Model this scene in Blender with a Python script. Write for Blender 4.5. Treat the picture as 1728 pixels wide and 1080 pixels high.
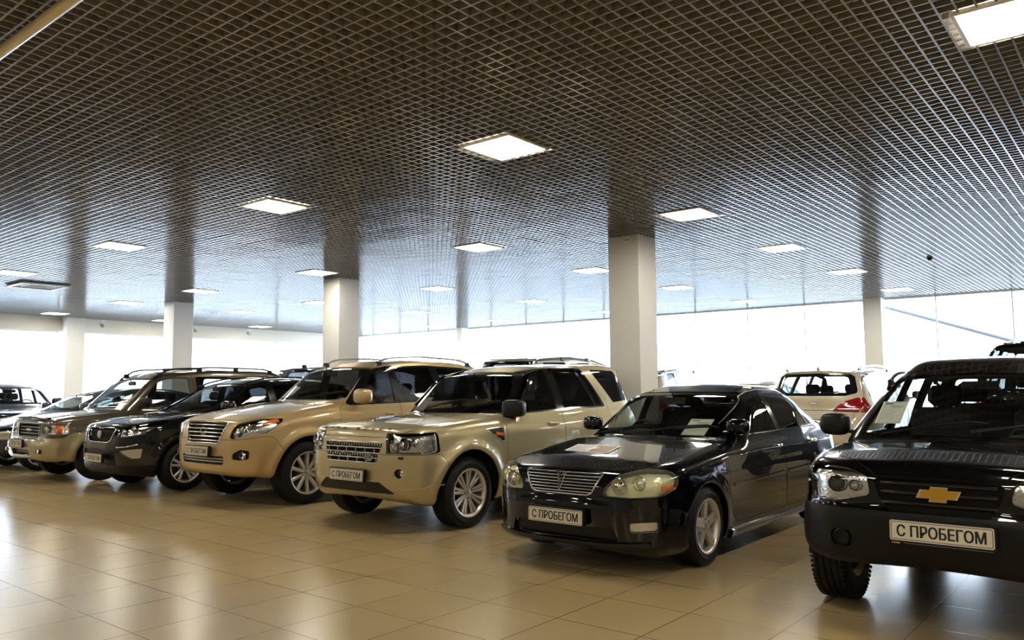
import bpy, math, random
import numpy as np
from mathutils import Vector, Matrix

# ------------------------------------------------------------------ scene, camera, light
for _o in list(bpy.data.objects):
    bpy.data.objects.remove(_o)
SC = bpy.context.scene
COL = SC.collection
PI = math.pi
random.seed(7)
rng = np.random.default_rng(7)

FPX, YAW, PITCH, ROLL, HC = 1335.0, 0.887, 0.0865, -0.006, 1.43
cam_d = bpy.data.cameras.new('camera')
cam = bpy.data.objects.new('camera', cam_d)
COL.objects.link(cam)
cam_d.sensor_width = 36.0
cam_d.sensor_fit = 'HORIZONTAL'
cam_d.lens = FPX * 36.0 / 1728.0
cam_d.clip_start = 0.05
cam_d.clip_end = 300
fwd = Vector((math.cos(PITCH) * math.sin(YAW), math.cos(PITCH) * math.cos(YAW), math.sin(PITCH)))
rgt = Vector((math.cos(YAW), -math.sin(YAW), 0))
upv = rgt.cross(fwd)
r2 = rgt * math.cos(ROLL) + upv * math.sin(ROLL)
u2 = upv * math.cos(ROLL) - rgt * math.sin(ROLL)
cam.matrix_world = Matrix(((r2.x, u2.x, -fwd.x, 0), (r2.y, u2.y, -fwd.y, 0), (r2.z, u2.z, -fwd.z, HC), (0, 0, 0, 1)))
SC.camera = cam

SC.view_settings.view_transform = 'Standard'
SC.view_settings.look = 'None'
SC.view_settings.exposure = 0.5
SC.view_settings.gamma = 1.0
SC.view_settings.use_curve_mapping = False
SC.cycles.max_bounces = 8
SC.cycles.diffuse_bounces = 3
SC.cycles.glossy_bounces = 4
SC.cycles.transmission_bounces = 4
SC.cycles.transparent_max_bounces = 24
SC.cycles.sample_clamp_indirect = 6.0
SC.cycles.caustics_reflective = False
SC.cycles.caustics_refractive = False

SKY_STRENGTH = 9.0
LAMP_STRENGTH = 36.0
world = bpy.data.worlds.new('overcast_sky')
SC.world = world
world.use_nodes = True
wn = world.node_tree
wn.nodes.clear()
w_out = wn.nodes.new('ShaderNodeOutputWorld')
w_bg = wn.nodes.new('ShaderNodeBackground')
w_bg.inputs[1].default_value = SKY_STRENGTH
w_geo = wn.nodes.new('ShaderNodeTexCoord')
w_sep = wn.nodes.new('ShaderNodeSeparateXYZ')
w_ramp = wn.nodes.new('ShaderNodeValToRGB')
w_ramp.color_ramp.elements[0].position = 0.0
w_ramp.color_ramp.elements[0].color = (0.78, 0.86, 1.0, 1)
w_ramp.color_ramp.elements[1].position = 0.6
w_ramp.color_ramp.elements[1].color = (0.70, 0.83, 1.0, 1)
wn.links.new(w_geo.outputs['Generated'], w_sep.inputs[0])
wn.links.new(w_sep.outputs[2], w_ramp.inputs[0])
wn.links.new(w_ramp.outputs[0], w_bg.inputs[0])
wn.links.new(w_bg.outputs[0], w_out.inputs[0])

# room dimensions (metres)
X0, X1, Y0, Y1, ZC = -7.0, 21.8, -9.0, 26.1, 3.68

# daylight entering through the two glazed walls (portals only guide sampling)
def portal(name, loc, rot, sx, sy):
    d = bpy.data.lights.new(name, 'AREA')
    d.shape = 'RECTANGLE'
    d.size, d.size_y = sx, sy
    d.cycles.is_portal = True
    o = bpy.data.objects.new(name, d)
    COL.objects.link(o)
    o.location = loc
    o.rotation_euler = rot
    return o
portal('daylight_portal', (X1 + 0.08, (1.5 + Y1) / 2, 1.84), (0, PI / 2, 0), 3.68, Y1 - 1.5)
portal('daylight_portal', ((3.4 + X1) / 2, Y1 + 0.2, 1.85), (-PI / 2, 0, 0), X1 - 3.4, 2.9)

# ------------------------------------------------------------------ materials
def new_mat(name):
    m = bpy.data.materials.new(name)
    m.use_nodes = True
    n = m.node_tree
    n.nodes.clear()
    out = n.nodes.new('ShaderNodeOutputMaterial')
    return m, n, out

def pbr(name, col, rough=0.5, metal=0.0, coat=0.0, spec=0.5, bump=0.0, bscale=200.0, var=0.0, vscale=4.0, coat_r=0.03):
    m, n, out = new_mat(name)
    b = n.nodes.new('ShaderNodeBsdfPrincipled')
    b.inputs['Base Color'].default_value = (*col, 1)
    b.inputs['Roughness'].default_value = rough
    b.inputs['Metallic'].default_value = metal
    b.inputs['Coat Weight'].default_value = coat
    b.inputs['Coat Roughness'].default_value = coat_r
    b.inputs['Specular IOR Level'].default_value = spec
    n.links.new(b.outputs[0], out.inputs[0])
    if bump or var:
        tc = n.nodes.new('ShaderNodeTexCoord')
        nz = n.nodes.new('ShaderNodeTexNoise')
        nz.inputs['Scale'].default_value = bscale if bump else vscale
        nz.inputs['Detail'].default_value = 3
        n.links.new(tc.outputs['Object'], nz.inputs['Vector'])
        if bump:
            bp = n.nodes.new('ShaderNodeBump')
            bp.inputs['Strength'].default_value = bump
            bp.inputs['Distance'].default_value = 0.002
            n.links.new(nz.outputs['Fac'], bp.inputs['Height'])
            n.links.new(bp.outputs[0], b.inputs['Normal'])
        if var:
            mx = n.nodes.new('ShaderNodeMixRGB')
            mx.inputs[1].default_value = (*[c * (1 - var) for c in col], 1)
            mx.inputs[2].default_value = (*[min(1, c * (1 + var)) for c in col], 1)
            n.links.new(nz.outputs['Fac'], mx.inputs[0])
            n.links.new(mx.outputs[0], b.inputs['Base Color'])
    return m

def glass(name, tint, rough=0.0, ior=1.5, refl=(1, 1, 1)):
    m, n, out = new_mat(name)
    tr = n.nodes.new('ShaderNodeBsdfTransparent')
    tr.inputs[0].default_value = (*tint, 1)
    gl = n.nodes.new('ShaderNodeBsdfGlossy')
    gl.inputs[0].default_value = (*refl, 1)
    gl.inputs['Roughness'].default_value = rough
    f0 = ((ior - 1) / (ior + 1)) ** 2 * 1.6
    lw = n.nodes.new('ShaderNodeLayerWeight'); lw.inputs[0].default_value = 0.5
    pw = n.nodes.new('ShaderNodeMath'); pw.operation = 'POWER'; pw.inputs[1].default_value = 5.0
    n.links.new(lw.outputs['Facing'], pw.inputs[0])
    fr = n.nodes.new('ShaderNodeMath'); fr.operation = 'MULTIPLY_ADD'
    fr.inputs[1].default_value = 1 - f0; fr.inputs[2].default_value = f0
    n.links.new(pw.outputs[0], fr.inputs[0])
    mx = n.nodes.new('ShaderNodeMixShader')
    n.links.new(fr.outputs[0], mx.inputs[0])
    n.links.new(tr.outputs[0], mx.inputs[1])
    n.links.new(gl.outputs[0], mx.inputs[2])
    n.links.new(mx.outputs[0], out.inputs[0])
    return m

def hazy_lens(name, tint, haze, amount):
    m = glass(name, tint, ior=1.45)
    n = m.node_tree
    out = n.nodes['Material Output']; old = out.inputs[0].links[0].from_socket
    d = n.nodes.new('ShaderNodeBsdfDiffuse'); d.inputs[0].default_value = (*haze, 1)
    mx = n.nodes.new('ShaderNodeMixShader'); mx.inputs[0].default_value = amount
    n.links.new(old, mx.inputs[1]); n.links.new(d.outputs[0], mx.inputs[2]); n.links.new(mx.outputs[0], out.inputs[0])
    return m

def emit(name, col, s):
    m, n, out = new_mat(name)
    e = n.nodes.new('ShaderNodeEmission')
    e.inputs[0].default_value = (*col, 1)
    e.inputs[1].default_value = s
    n.links.new(e.outputs[0], out.inputs[0])
    return m

M = {}
M['black_gloss'] = pbr('glossy_black_trim', (0.006, 0.006, 0.007), 0.12, coat=0.5)
M['black_trim'] = pbr('satin_black_plastic', (0.005, 0.005, 0.0055), 0.38, spec=0.3)
M['dark_plastic'] = pbr('charcoal_plastic', (0.0055, 0.0052, 0.0052), 0.42, spec=0.25, bump=0.2, bscale=900)
M['rubber'] = pbr('tyre_rubber', (0.0055, 0.0055, 0.0055), 0.6, spec=0.3, bump=0.25, bscale=400)
M['gap'] = pbr('panel_gap_black', (0.003, 0.003, 0.003), 0.8)
M['chrome'] = pbr('chrome', (0.82, 0.82, 0.82), 0.10, 1.0)
M['satin_metal'] = pbr('satin_metal', (0.55, 0.55, 0.55), 0.28, 1.0)
M['rim'] = pbr('alloy_silver', (0.66, 0.62, 0.56), 0.36, 0.7, coat=0.3)
M['brake'] = pbr('brake_disc_steel', (0.12, 0.115, 0.11), 0.4, 0.9)
M['lens'] = glass('clear_lens', (0.96, 0.97, 0.97), ior=1.45)
M['lens_yellow'] = hazy_lens('aged_yellow_lens', (0.95, 0.955, 0.80), (0.86, 0.84, 0.60), 0.09)
M['glass_clear'] = glass('windscreen_glass', (0.74, 0.79, 0.77))
M['glass_mid'] = glass('tinted_side_glass', (0.46, 0.49, 0.49))
M['glass_dark'] = glass('privacy_glass', (0.09, 0.09, 0.10))
M['mirror'] = pbr('mirror_glass', (0.7, 0.7, 0.72), 0.02, 1.0)
M['reflector'] = pbr('lamp_reflector', (0.72, 0.72, 0.72), 0.16, 1.0, bump=0.9, bscale=45)
M['reflector_y'] = pbr('warm_lamp_reflector', (0.95, 0.95, 0.84), 0.30, 0.45, bump=0.9, bscale=45)
M['grille_black'] = pbr('matt_black_grille', (0.004, 0.004, 0.004), 0.7, spec=0.15)
M['lamp_black'] = pbr('lamp_housing_black', (0.02, 0.02, 0.02), 0.25)
M['amber'] = pbr('amber_indicator', (0.75, 0.16, 0.02), 0.15, coat=0.8)
M['red_lens'] = pbr('red_tail_lens', (0.30, 0.006, 0.010), 0.10, coat=1.0, bump=0.3, bscale=120)
M['red_dark'] = pbr('dark_red_lens', (0.12, 0.004, 0.006), 0.10, coat=1.0)
M['headliner'] = pbr('grey_headliner', (0.09, 0.088, 0.082), 0.85)
M['cabin'] = pbr('cabin_black', (0.012, 0.012, 0.013), 0.7)
M['seat_dark'] = pbr('dark_seat_cloth', (0.018, 0.018, 0.02), 0.8, bump=0.3, bscale=500)
M['seat_beige'] = pbr('beige_leather', (0.42, 0.33, 0.20), 0.5)
M['plate_white'] = pbr('plate_white', (0.74, 0.70, 0.58), 0.35)
M['plate_black'] = pbr('plate_black_ink', (0.006, 0.006, 0.008), 0.4)
M['paper'] = pbr('paper_white', (0.80, 0.77, 0.70), 0.6)
M['ink'] = pbr('grey_ink', (0.12, 0.12, 0.15), 0.7)
M['ink_blue'] = pbr('blue_ink', (0.05, 0.09, 0.22), 0.6)
M['gold'] = pbr('gold_emblem', (0.75, 0.47, 0.08), 0.22, 0.9)
M['green'] = pbr('green_enamel', (0.02, 0.12, 0.05), 0.2, coat=1.0)

def flake(name, col, metal=0.75, rough=0.32, coat=1.0):
    """car paint: metallic base under a clear coat with fine flake variation"""
    m, n, out = new_mat(name)
    b = n.nodes.new('ShaderNodeBsdfPrincipled')
    b.inputs['Metallic'].default_value = metal
    b.inputs['Roughness'].default_value = rough
    b.inputs['Coat Weight'].default_value = coat
    b.inputs['Coat Roughness'].default_value = 0.02
    tc = n.nodes.new('ShaderNodeTexCoord')
    nz = n.nodes.new('ShaderNodeTexNoise')
    nz.inputs['Scale'].default_value = 900
    n.links.new(tc.outputs['Object'], nz.inputs['Vector'])
    mx = n.nodes.new('ShaderNodeMixRGB')
    mx.inputs[1].default_value = (*[c * 0.85 for c in col], 1)
    mx.inputs[2].default_value = (*[min(1, c * 1.15) for c in col], 1)
    n.links.new(nz.outputs['Fac'], mx.inputs[0])
    n.links.new(mx.outputs[0], b.inputs['Base Color'])
    if metal < 0.05: b.inputs['Specular IOR Level'].default_value = 0.05
    n.links.new(b.outputs[0], out.inputs[0])
    return m
M['paint_champagne'] = flake('champagne_paint', (0.47, 0.40, 0.235), 0.6, 0.35)
M['paint_gold'] = flake('golden_beige_paint', (0.50, 0.365, 0.175), 0.55, 0.36)
M['paint_black'] = flake('black_paint', (0.0018, 0.0022, 0.0045), 0.0, 0.2)
M['paint_plum'] = flake('black_plum_paint', (0.0022, 0.0016, 0.0022), 0.0, 0.2)
M['paint_graphite'] = flake('graphite_paint', (0.0045, 0.0062, 0.007), 0.0, 0.3)
M['paint_brown'] = flake('brown_grey_paint', (0.075, 0.06, 0.04), 0.5, 0.32)
M['paint_beige'] = flake('beige_lower_paint', (0.36, 0.30, 0.18), 0.4, 0.36)
M['paint_ivory'] = flake('ivory_paint', (0.60, 0.54, 0.42), 0.25, 0.35)
M['paint_silver'] = flake('silver_paint', (0.42, 0.41, 0.38), 0.6, 0.33)
M['paint_white'] = flake('white_paint', (0.75, 0.75, 0.74), 0.0, 0.3)
M['paint_navy'] = flake('navy_paint', (0.006, 0.010, 0.028), 0.1, 0.3)
# ------------------------------------------------------------------ object helpers
def tag(o, label=None, cat=None, group=None, kind=None):
    if label: o['label'] = label
    if cat: o['category'] = cat
    if group: o['group'] = group
    if kind: o['kind'] = kind
    return o

def empty(name, loc=(0, 0, 0), rz=0.0):
    o = bpy.data.objects.new(name, None)
    o.empty_display_size = 0.3
    COL.objects.link(o)
    o.location = loc
    o.rotation_euler = (0, 0, rz)
    return o

def link(me, name, parent=None, loc=None, rot=None):
    o = bpy.data.objects.new(name, me)
    COL.objects.link(o)
    if parent is not None: o.parent = parent
    if loc is not None: o.location = loc
    if rot is not None: o.rotation_euler = rot
    return o

class MB:
    """collects shapes into one mesh"""
    def __init__(self):
        self.v = []; self.f = []; self.mi = []; self.mats = []
    def mat(self, m):
        if isinstance(m, str): m = M[m]
        if m not in self.mats: self.mats.append(m)
        return self.mats.index(m)
    def add(self, verts, faces, m):
        k = self.mat(m); b = len(self.v)
        self.v.extend([tuple(map(float, p)) for p in verts])
        self.f.extend([tuple(i + b for i in f) for f in faces])
        self.mi.extend([k] * len(faces))
    def box(self, c, s, m, rot=None, ch=0.0):
        hx, hy, hz = s[0] / 2, s[1] / 2, s[2] / 2
        if ch > 0:
            ch = min(ch, hx * .9, hy * .9, hz * .9)
            vs = []; idx = {}
            for sx in (-1, 1):
                for sy in (-1, 1):
                    for sz in (-1, 1):
                        for ax in range(3):
                            p = [sx * (hx - ch), sy * (hy - ch), sz * (hz - ch)]
                            p[ax] = (sx * hx, sy * hy, sz * hz)[ax]
                            idx[(sx, sy, sz, ax)] = len(vs); vs.append(p)
            fs = []
            for s1 in (-1, 1):
                fs.append([idx[(s1, a, b, 0)] for a, b in ((-1, -1), (1, -1), (1, 1), (-1, 1))][::s1])
                fs.append([idx[(a, s1, b, 1)] for a, b in ((-1, -1), (-1, 1), (1, 1), (1, -1))][::s1])
                fs.append([idx[(a, b, s1, 2)] for a, b in ((-1, -1), (1, -1), (1, 1), (-1, 1))][::s1])
            for a in (-1, 1):
                for b in (-1, 1):
                    fs.append([idx[(a, b, -1, 0)], idx[(a, b, 1, 0)], idx[(a, b, 1, 1)], idx[(a, b, -1, 1)]][::a * b])
                    fs.append([idx[(a, -1, b, 0)], idx[(a, -1, b, 2)], idx[(a, 1, b, 2)], idx[(a, 1, b, 0)]][::a * b])
                    fs.append([idx[(-1, a, b, 1)], idx[(1, a, b, 1)], idx[(1, a, b, 2)], idx[(-1, a, b, 2)]][::a * b])
                    for c3 in (-1, 1):
                        fs.append([idx[(a, b, c3, 0)], idx[(a, b, c3, 1)], idx[(a, b, c3, 2)]][::a * b * c3])
        else:
            vs = [[x, y, z] for x in (-hx, hx) for y in (-hy, hy) for z in (-hz, hz)]
            fs = [(0, 1, 3, 2), (4, 6, 7, 5), (0, 4, 5, 1), (2, 3, 7, 6), (0, 2, 6, 4), (1, 5, 7, 3)]
        vs = np.array(vs, float)
        if rot is not None:
            R = np.array(rot) if not isinstance(rot, tuple) else np.array(Matrix.Rotation(rot[1], 3, rot[0]))
            vs = vs @ R.T
        self.add(vs + np.array(c), fs, m)
    def tube(self, pts, r, m, n=8, cap=True, sq=None):
        pts = [np.array(p, float) for p in pts]
        rr = r if isinstance(r, (list, tuple)) else [r] * len(pts)
        vs = []; fs = []
        for i, p in enumerate(pts):
            t = pts[min(i + 1, len(pts) - 1)] - pts[max(i - 1, 0)]
            t /= np.linalg.norm(t) + 1e-12
            a = np.cross(t, [0, 0, 1]) if abs(t[2]) < .9 else np.cross(t, [0, 1, 0])
            a /= np.linalg.norm(a); b = np.cross(a, t)
            for k in range(n):
                th = 2 * PI * (k + .5) / n
                ca, sb = math.cos(th), math.sin(th)
                if sq: ca *= sq[0]; sb *= sq[1]
                vs.append(p + rr[i] * (ca * a + sb * b))
        for i in range(len(pts) - 1):
            for k in range(n):
                k2 = (k + 1) % n
                fs.append((i * n + k, i * n + k2, (i + 1) * n + k2, (i + 1) * n + k))
        if cap:
            fs.append(tuple(range(n))[::-1]); fs.append(tuple(range((len(pts) - 1) * n, len(pts) * n)))
        self.add(vs, fs, m)
    def lathe(self, prof, m, n=32, axis='y', c=(0, 0, 0), close=False):
        """prof: list of (radius, height along axis)"""
        vs = []; fs = []
        P = len(prof)
        for k in range(n):
            th = 2 * PI * k / n; ca, sa = math.cos(th), math.sin(th)
            for r, h in prof:
                if axis == 'y': vs.append((c[0] + r * ca, c[1] + h, c[2] + r * sa))
                elif axis == 'x': vs.append((c[0] + h, c[1] + r * ca, c[2] + r * sa))
                else: vs.append((c[0] + r * ca, c[1] + r * sa, c[2] + h))
        for k in range(n):
            k2 = (k + 1) % n
            for i in range(P - 1 if not close else P):
                j = (i + 1) % P
                fs.append((k * P + i, k * P + j, k2 * P + j, k2 * P + i))
        self.add(vs, fs, m)
    def ball(self, c, s, m, e=1.0, n=16, rot=None):
        """superellipsoid; e<1 boxier"""
        vs = []; fs = []
        sg = lambda a, p: math.copysign(abs(a) ** p, a)
        H = n // 2
        for i in range(H + 1):
            ph = -PI / 2 + PI * i / H
            for k in range(n):
                th = 2 * PI * k / n
                vs.append((sg(math.cos(ph), e) * sg(math.cos(th), e) * s[0] / 2, sg(math.cos(ph), e) * sg(math.sin(th), e) * s[1] / 2, sg(math.sin(ph), e) * s[2] / 2))
        for i in range(H):
            for k in range(n):
                k2 = (k + 1) % n
                fs.append((i * n + k, i * n + k2, (i + 1) * n + k2, (i + 1) * n + k))
        vs = np.array(vs)
        if rot is not None: vs = vs @ np.array(Matrix.Rotation(rot[1], 3, rot[0])).T
        self.add(vs + np.array(c), fs, m)
    def build(self, name, parent=None, loc=None, rot=None, sharp=35, smooth=True, label=None):
        me = bpy.data.meshes.new(name)
        me.from_pydata(self.v, [], self.f)
        for m in self.mats: me.materials.append(m)
        if len(self.mats) > 1: me.polygons.foreach_set('material_index', self.mi)
        me.update()
        if smooth:
            me.polygons.foreach_set('use_smooth', [True] * len(me.polygons))
            me.set_sharp_from_angle(angle=math.radians(sharp))
        o = link(me, name, parent, loc, rot)
        if label: o['label'] = label
        return o

def np_mesh(name, V, F, mats, mi=None, normals=None):
    me = bpy.data.meshes.new(name)
    V = np.asarray(V, np.float32); F = np.asarray(F, np.int32)
    k = F.shape[1]
    me.vertices.add(len(V)); me.vertices.foreach_set('co', V.ravel())
    me.loops.add(F.size); me.loops.foreach_set('vertex_index', F.ravel())
    me.polygons.add(len(F))
    me.polygons.foreach_set('loop_start', np.arange(0, F.size, k, dtype=np.int32))
    me.polygons.foreach_set('loop_total', np.full(len(F), k, np.int32))
    for m in mats: me.materials.append(M[m] if isinstance(m, str) else m)
    if mi is not None: me.polygons.foreach_set('material_index', np.asarray(mi, np.int32))
    me.update(calc_edges=True)
    if normals is None: me.polygons.foreach_set('use_smooth', np.zeros(len(F), bool))
    if normals is not None:
        me.polygons.foreach_set('use_smooth', np.ones(len(F), bool))
        me.normals_split_custom_set_from_vertices([tuple(map(float, q)) for q in normals])
    return me

# ------------------------------------------------------------------ 2D shapes
def fillet(pts, r=0.03, closed=True, seg=7):
    """round each corner of a polygon; a point may carry its own radius as third value"""
    n = len(pts); out = []
    for i in range(n):
        p = np.array(pts[i][:2], float)
        rr = pts[i][2] if len(pts[i]) > 2 else r
        if not closed and i in (0, n - 1):
            out.append(p); continue
        a = np.array(pts[i - 1][:2], float); b = np.array(pts[(i + 1) % n][:2], float)
        u = a - p; v = b - p; lu = np.linalg.norm(u); lv = np.linalg.norm(v)
        if lu < 1e-9 or lv < 1e-9: continue
        u /= lu; v /= lv
        c = np.clip(np.dot(u, v), -1, 1); ang = math.acos(c)
        if ang > PI - 0.01 or rr <= 0:
            out.append(p); continue
        t = min(rr / math.tan(ang / 2), lu * .49, lv * .49)
        p0 = p + u * t; p1 = p + v * t
        for k in range(seg + 1):
            s = k / seg
            out.append((1 - s) ** 2 * p0 + 2 * s * (1 - s) * p + s * s * p1)
    return np.array(out)

def poly_sdf(poly, X, Y):
    poly = np.asarray(poly, float)
    X = np.asarray(X, float); Y = np.asarray(Y, float)
    d2 = np.full(X.shape, 1e9); inside = np.zeros(X.shape, bool)
    n = len(poly)
    for i in range(n):
        ax, ay = poly[i - 1]; bx, by = poly[i]
        ex, ey = bx - ax, by - ay
        L = ex * ex + ey * ey
        if L < 1e-14: continue
        wx, wy = X - ax, Y - ay
        t = np.clip((wx * ex + wy * ey) / L, 0, 1)
        dx, dy = wx - ex * t, wy - ey * t
        np.minimum(d2, dx * dx + dy * dy, out=d2)
        if abs(ey) > 1e-12:
            cr = ((ay <= Y) != (by <= Y)) & (X < ax + (Y - ay) * ex / ey)
            inside ^= cr
    d = np.sqrt(d2)
    return np.where(inside, -d, d)

class Table:
    """smoothed distance table of a 2D outline, bilinear lookup"""
    def __init__(self, poly, lo, hi, h=0.01, blur=2):
        self.lo = lo; self.h = h
        nx = int((hi[0] - lo[0]) / h) + 2; ny = int((hi[1] - lo[1]) / h) + 2
        gx = lo[0] + h * np.arange(nx); gy = lo[1] + h * np.arange(ny)
        A, B = np.meshgrid(gx, gy, indexing='ij')
        T = poly_sdf(poly, A, B)
        for _ in range(blur):
            T[1:-1] = (T[:-2] + 2 * T[1:-1] + T[2:]) / 4
            T[:, 1:-1] = (T[:, :-2] + 2 * T[:, 1:-1] + T[:, 2:]) / 4
        self.T = T; self.n = (nx, ny)
    def __call__(self, x, y):
        u = np.clip((x - self.lo[0]) / self.h, 0, self.n[0] - 1.001)
        v = np.clip((y - self.lo[1]) / self.h, 0, self.n[1] - 1.001)
        i = u.astype(np.int32); j = v.astype(np.int32); u = u - i; v = v - j
        T = self.T
        return (T[i, j] * (1 - u) + T[i + 1, j] * u) * (1 - v) + (T[i, j + 1] * (1 - u) + T[i + 1, j + 1] * u) * v

def curve1(pts, blur=6, n=400):
    xs = np.array([p[0] for p in pts], float); ys = np.array([p[1] for p in pts], float)
    g = np.linspace(xs[0] - .3, xs[-1] + .3, n); v = np.interp(g, xs, ys)
    for _ in range(blur):
        v[1:-1] = (v[:-2] + 2 * v[1:-1] + v[2:]) / 4
    return lambda t: np.interp(t, g, v)

def smax(a, b, k):
    h = np.maximum(k - np.abs(a - b), 0) / k
    return np.maximum(a, b) + h * h * k * .25
def smin(a, b, k):
    return -smax(-a, -b, k)

# ------------------------------------------------------------------ isosurface and cutting
def surface_nets(F, lo, hi, h):
    """F symmetric in y; returns triangles of the zero level, both halves"""
    nx = int((hi[0] - lo[0]) / h) + 2; nz = int((hi[2] - lo[2]) / h) + 2; ny = int(hi[1] / h) + 2
    gx = lo[0] + h * np.arange(nx); gy = h * (np.arange(ny) + .5); gz = lo[2] + h * np.arange(nz)
    A, B, C = np.meshgrid(gx, gy, gz, indexing='ij')
    v = F(A.ravel(), B.ravel(), C.ravel()).reshape(A.shape)
    v = np.concatenate([v[:, ::-1], v], axis=1)
    gy = np.concatenate([-gy[::-1], gy])
    s = v < 0
    # active cells
    c = np.zeros([d - 1 for d in v.shape], np.int8)
    for i in (0, 1):
        for j in (0, 1):
            for k in (0, 1):
                c += s[i:c.shape[0] + i, j:c.shape[1] + j, k:c.shape[2] + k]
    act = (c > 0) & (c < 8)
    idx = -np.ones(c.shape, np.int32); ii = np.argwhere(act); idx[act] = np.arange(len(ii))
    P = np.zeros((len(ii), 3)); cnt = np.zeros(len(ii))
    I, J, K = ii.T
    for a in (0, 1, 2):
        for b in (0, 1):
            for d in (0, 1):
                o0 = [0, 0, 0]; o1 = [0, 0, 0]
                o = [x for x in (0, 1, 2) if x != a]
                o0[o[0]] = o1[o[0]] = b; o0[o[1]] = o1[o[1]] = d; o1[a] = 1
                v0 = v[I + o0[0], J + o0[1], K + o0[2]]; v1 = v[I + o1[0], J + o1[1], K + o1[2]]
                m = (v0 < 0) != (v1 < 0)
                t = np.where(m, v0 / np.where(m, v0 - v1, 1), 0)
                p = np.array(o0, float)[None].repeat(len(ii), 0); p[:, a] += t
                P[m] += p[m]; cnt[m] += 1
    P = (P / cnt[:, None] + ii) * h
    P[:, 0] += gx[0]; P[:, 1] += gy[0]; P[:, 2] += gz[0]
    T = []
    for a in (0, 1, 2):
        o = [x for x in (0, 1, 2) if x != a]
        sl0 = [slice(1, -1)] * 3; sl0[a] = slice(0, -1)
        sl1 = [slice(1, -1)] * 3; sl1[a] = slice(1, None)
        m = s[tuple(sl0)] != s[tuple(sl1)]
        e = np.argwhere(m); ins = s[tuple(sl0)][m]
        e = e + 1; e[:, a] -= 1
        def cell(db, dd):
            q = e.copy(); q[:, o[0]] -= db; q[:, o[1]] -= dd
            return idx[q[:, 0], q[:, 1], q[:, 2]]
        q = np.stack([cell(1, 1), cell(0, 1), cell(0, 0), cell(1, 0)], 1)
        flip = (~ins) if a != 1 else ins
        q[flip] = q[flip][:, ::-1]
        T.append(q[:, [0, 1, 2]]); T.append(q[:, [0, 2, 3]])
    T = np.concatenate(T)
    T = T[(T >= 0).all(1)]
    return P, T

def split(V, N, T, R, f):
    """cut triangles along f = 0; f given per vertex"""
    f = f.copy(); small = np.abs(f) < 2e-5
    f[small] = np.where(f[small] < 0, -2e-5, 2e-5)
    s = f < 0
    k = s[T].sum(1)
    mixed = (k == 1) | (k == 2)
    if not mixed.any(): return V, N, T, R, f
    A = T[mixed]; RA = R[mixed]; sa = s[A]; km = k[mixed]
    lone = np.where(km[:, None] == 1, sa, ~sa)
    r = lone.argmax(1); ar = np.arange(len(A))
    a = A[ar, r]; b = A[ar, (r + 1) % 3]; c = A[ar, (r + 2) % 3]
    def key(p, q): return np.minimum(p, q).astype(np.int64) * len(V) + np.maximum(p, q)
    kk = np.concatenate([key(a, b), key(a, c)])
    u, inv = np.unique(kk, return_inverse=True)
    i0 = (u // len(V)).astype(int); i1 = (u % len(V)).astype(int)
    t = (f[i0] / (f[i0] - f[i1]))[:, None]
    nv = V[i0] * (1 - t) + V[i1] * t
    nn = N[i0] * (1 - t) + N[i1] * t; nn /= np.linalg.norm(nn, axis=1, keepdims=True) + 1e-12
    p = len(V) + inv[:len(A)]; q = len(V) + inv[len(A):]
    V = np.concatenate([V, nv]); N = np.concatenate([N, nn]); f = np.concatenate([f, np.zeros(len(nv))])
    T = np.concatenate([T[~mixed], np.stack([a, p, q], 1), np.stack([p, b, c], 1), np.stack([p, c, q], 1)])
    R = np.concatenate([R[~mixed], RA, RA, RA])
    return V, N, T, R, f
# ------------------------------------------------------------------ car builder
def psdf(P, X, Y):
    lo = P.min(0) - .08; hi = P.max(0) + .08
    m = (X > lo[0]) & (X < hi[0]) & (Y > lo[1]) & (Y < hi[1])
    d = np.full(X.shape, .08)
    d[m] = poly_sdf(P, X[m], Y[m])
    return d
def side(poly, r=.03, ymin=.35):
    P = fillet(poly, r)
    return lambda V: np.maximum(psdf(P, V[:, 0], V[:, 2]), ymin - np.abs(V[:, 1]))
def front(poly, r=.02, xmax=.3):
    P = fillet(poly, r)
    return lambda V: np.maximum(psdf(P, np.abs(V[:, 1]), V[:, 2]), V[:, 0] - xmax)
def rear(poly, r=.02, xmin=2.0):
    P = fillet(poly, r)
    return lambda V: np.maximum(psdf(P, np.abs(V[:, 1]), V[:, 2]), xmin - V[:, 0])
def top(poly, r=.03, zmin=.5):
    P = fillet(poly, r)
    return lambda V: np.maximum(psdf(P, V[:, 0], np.abs(V[:, 1])), zmin - V[:, 2])
def both(a, b): return lambda V: np.maximum(a(V), b(V))
def either(a, b): return lambda V: np.minimum(a(V), b(V))
def minus(a, b): return lambda V: np.maximum(a(V), -b(V))

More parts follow.
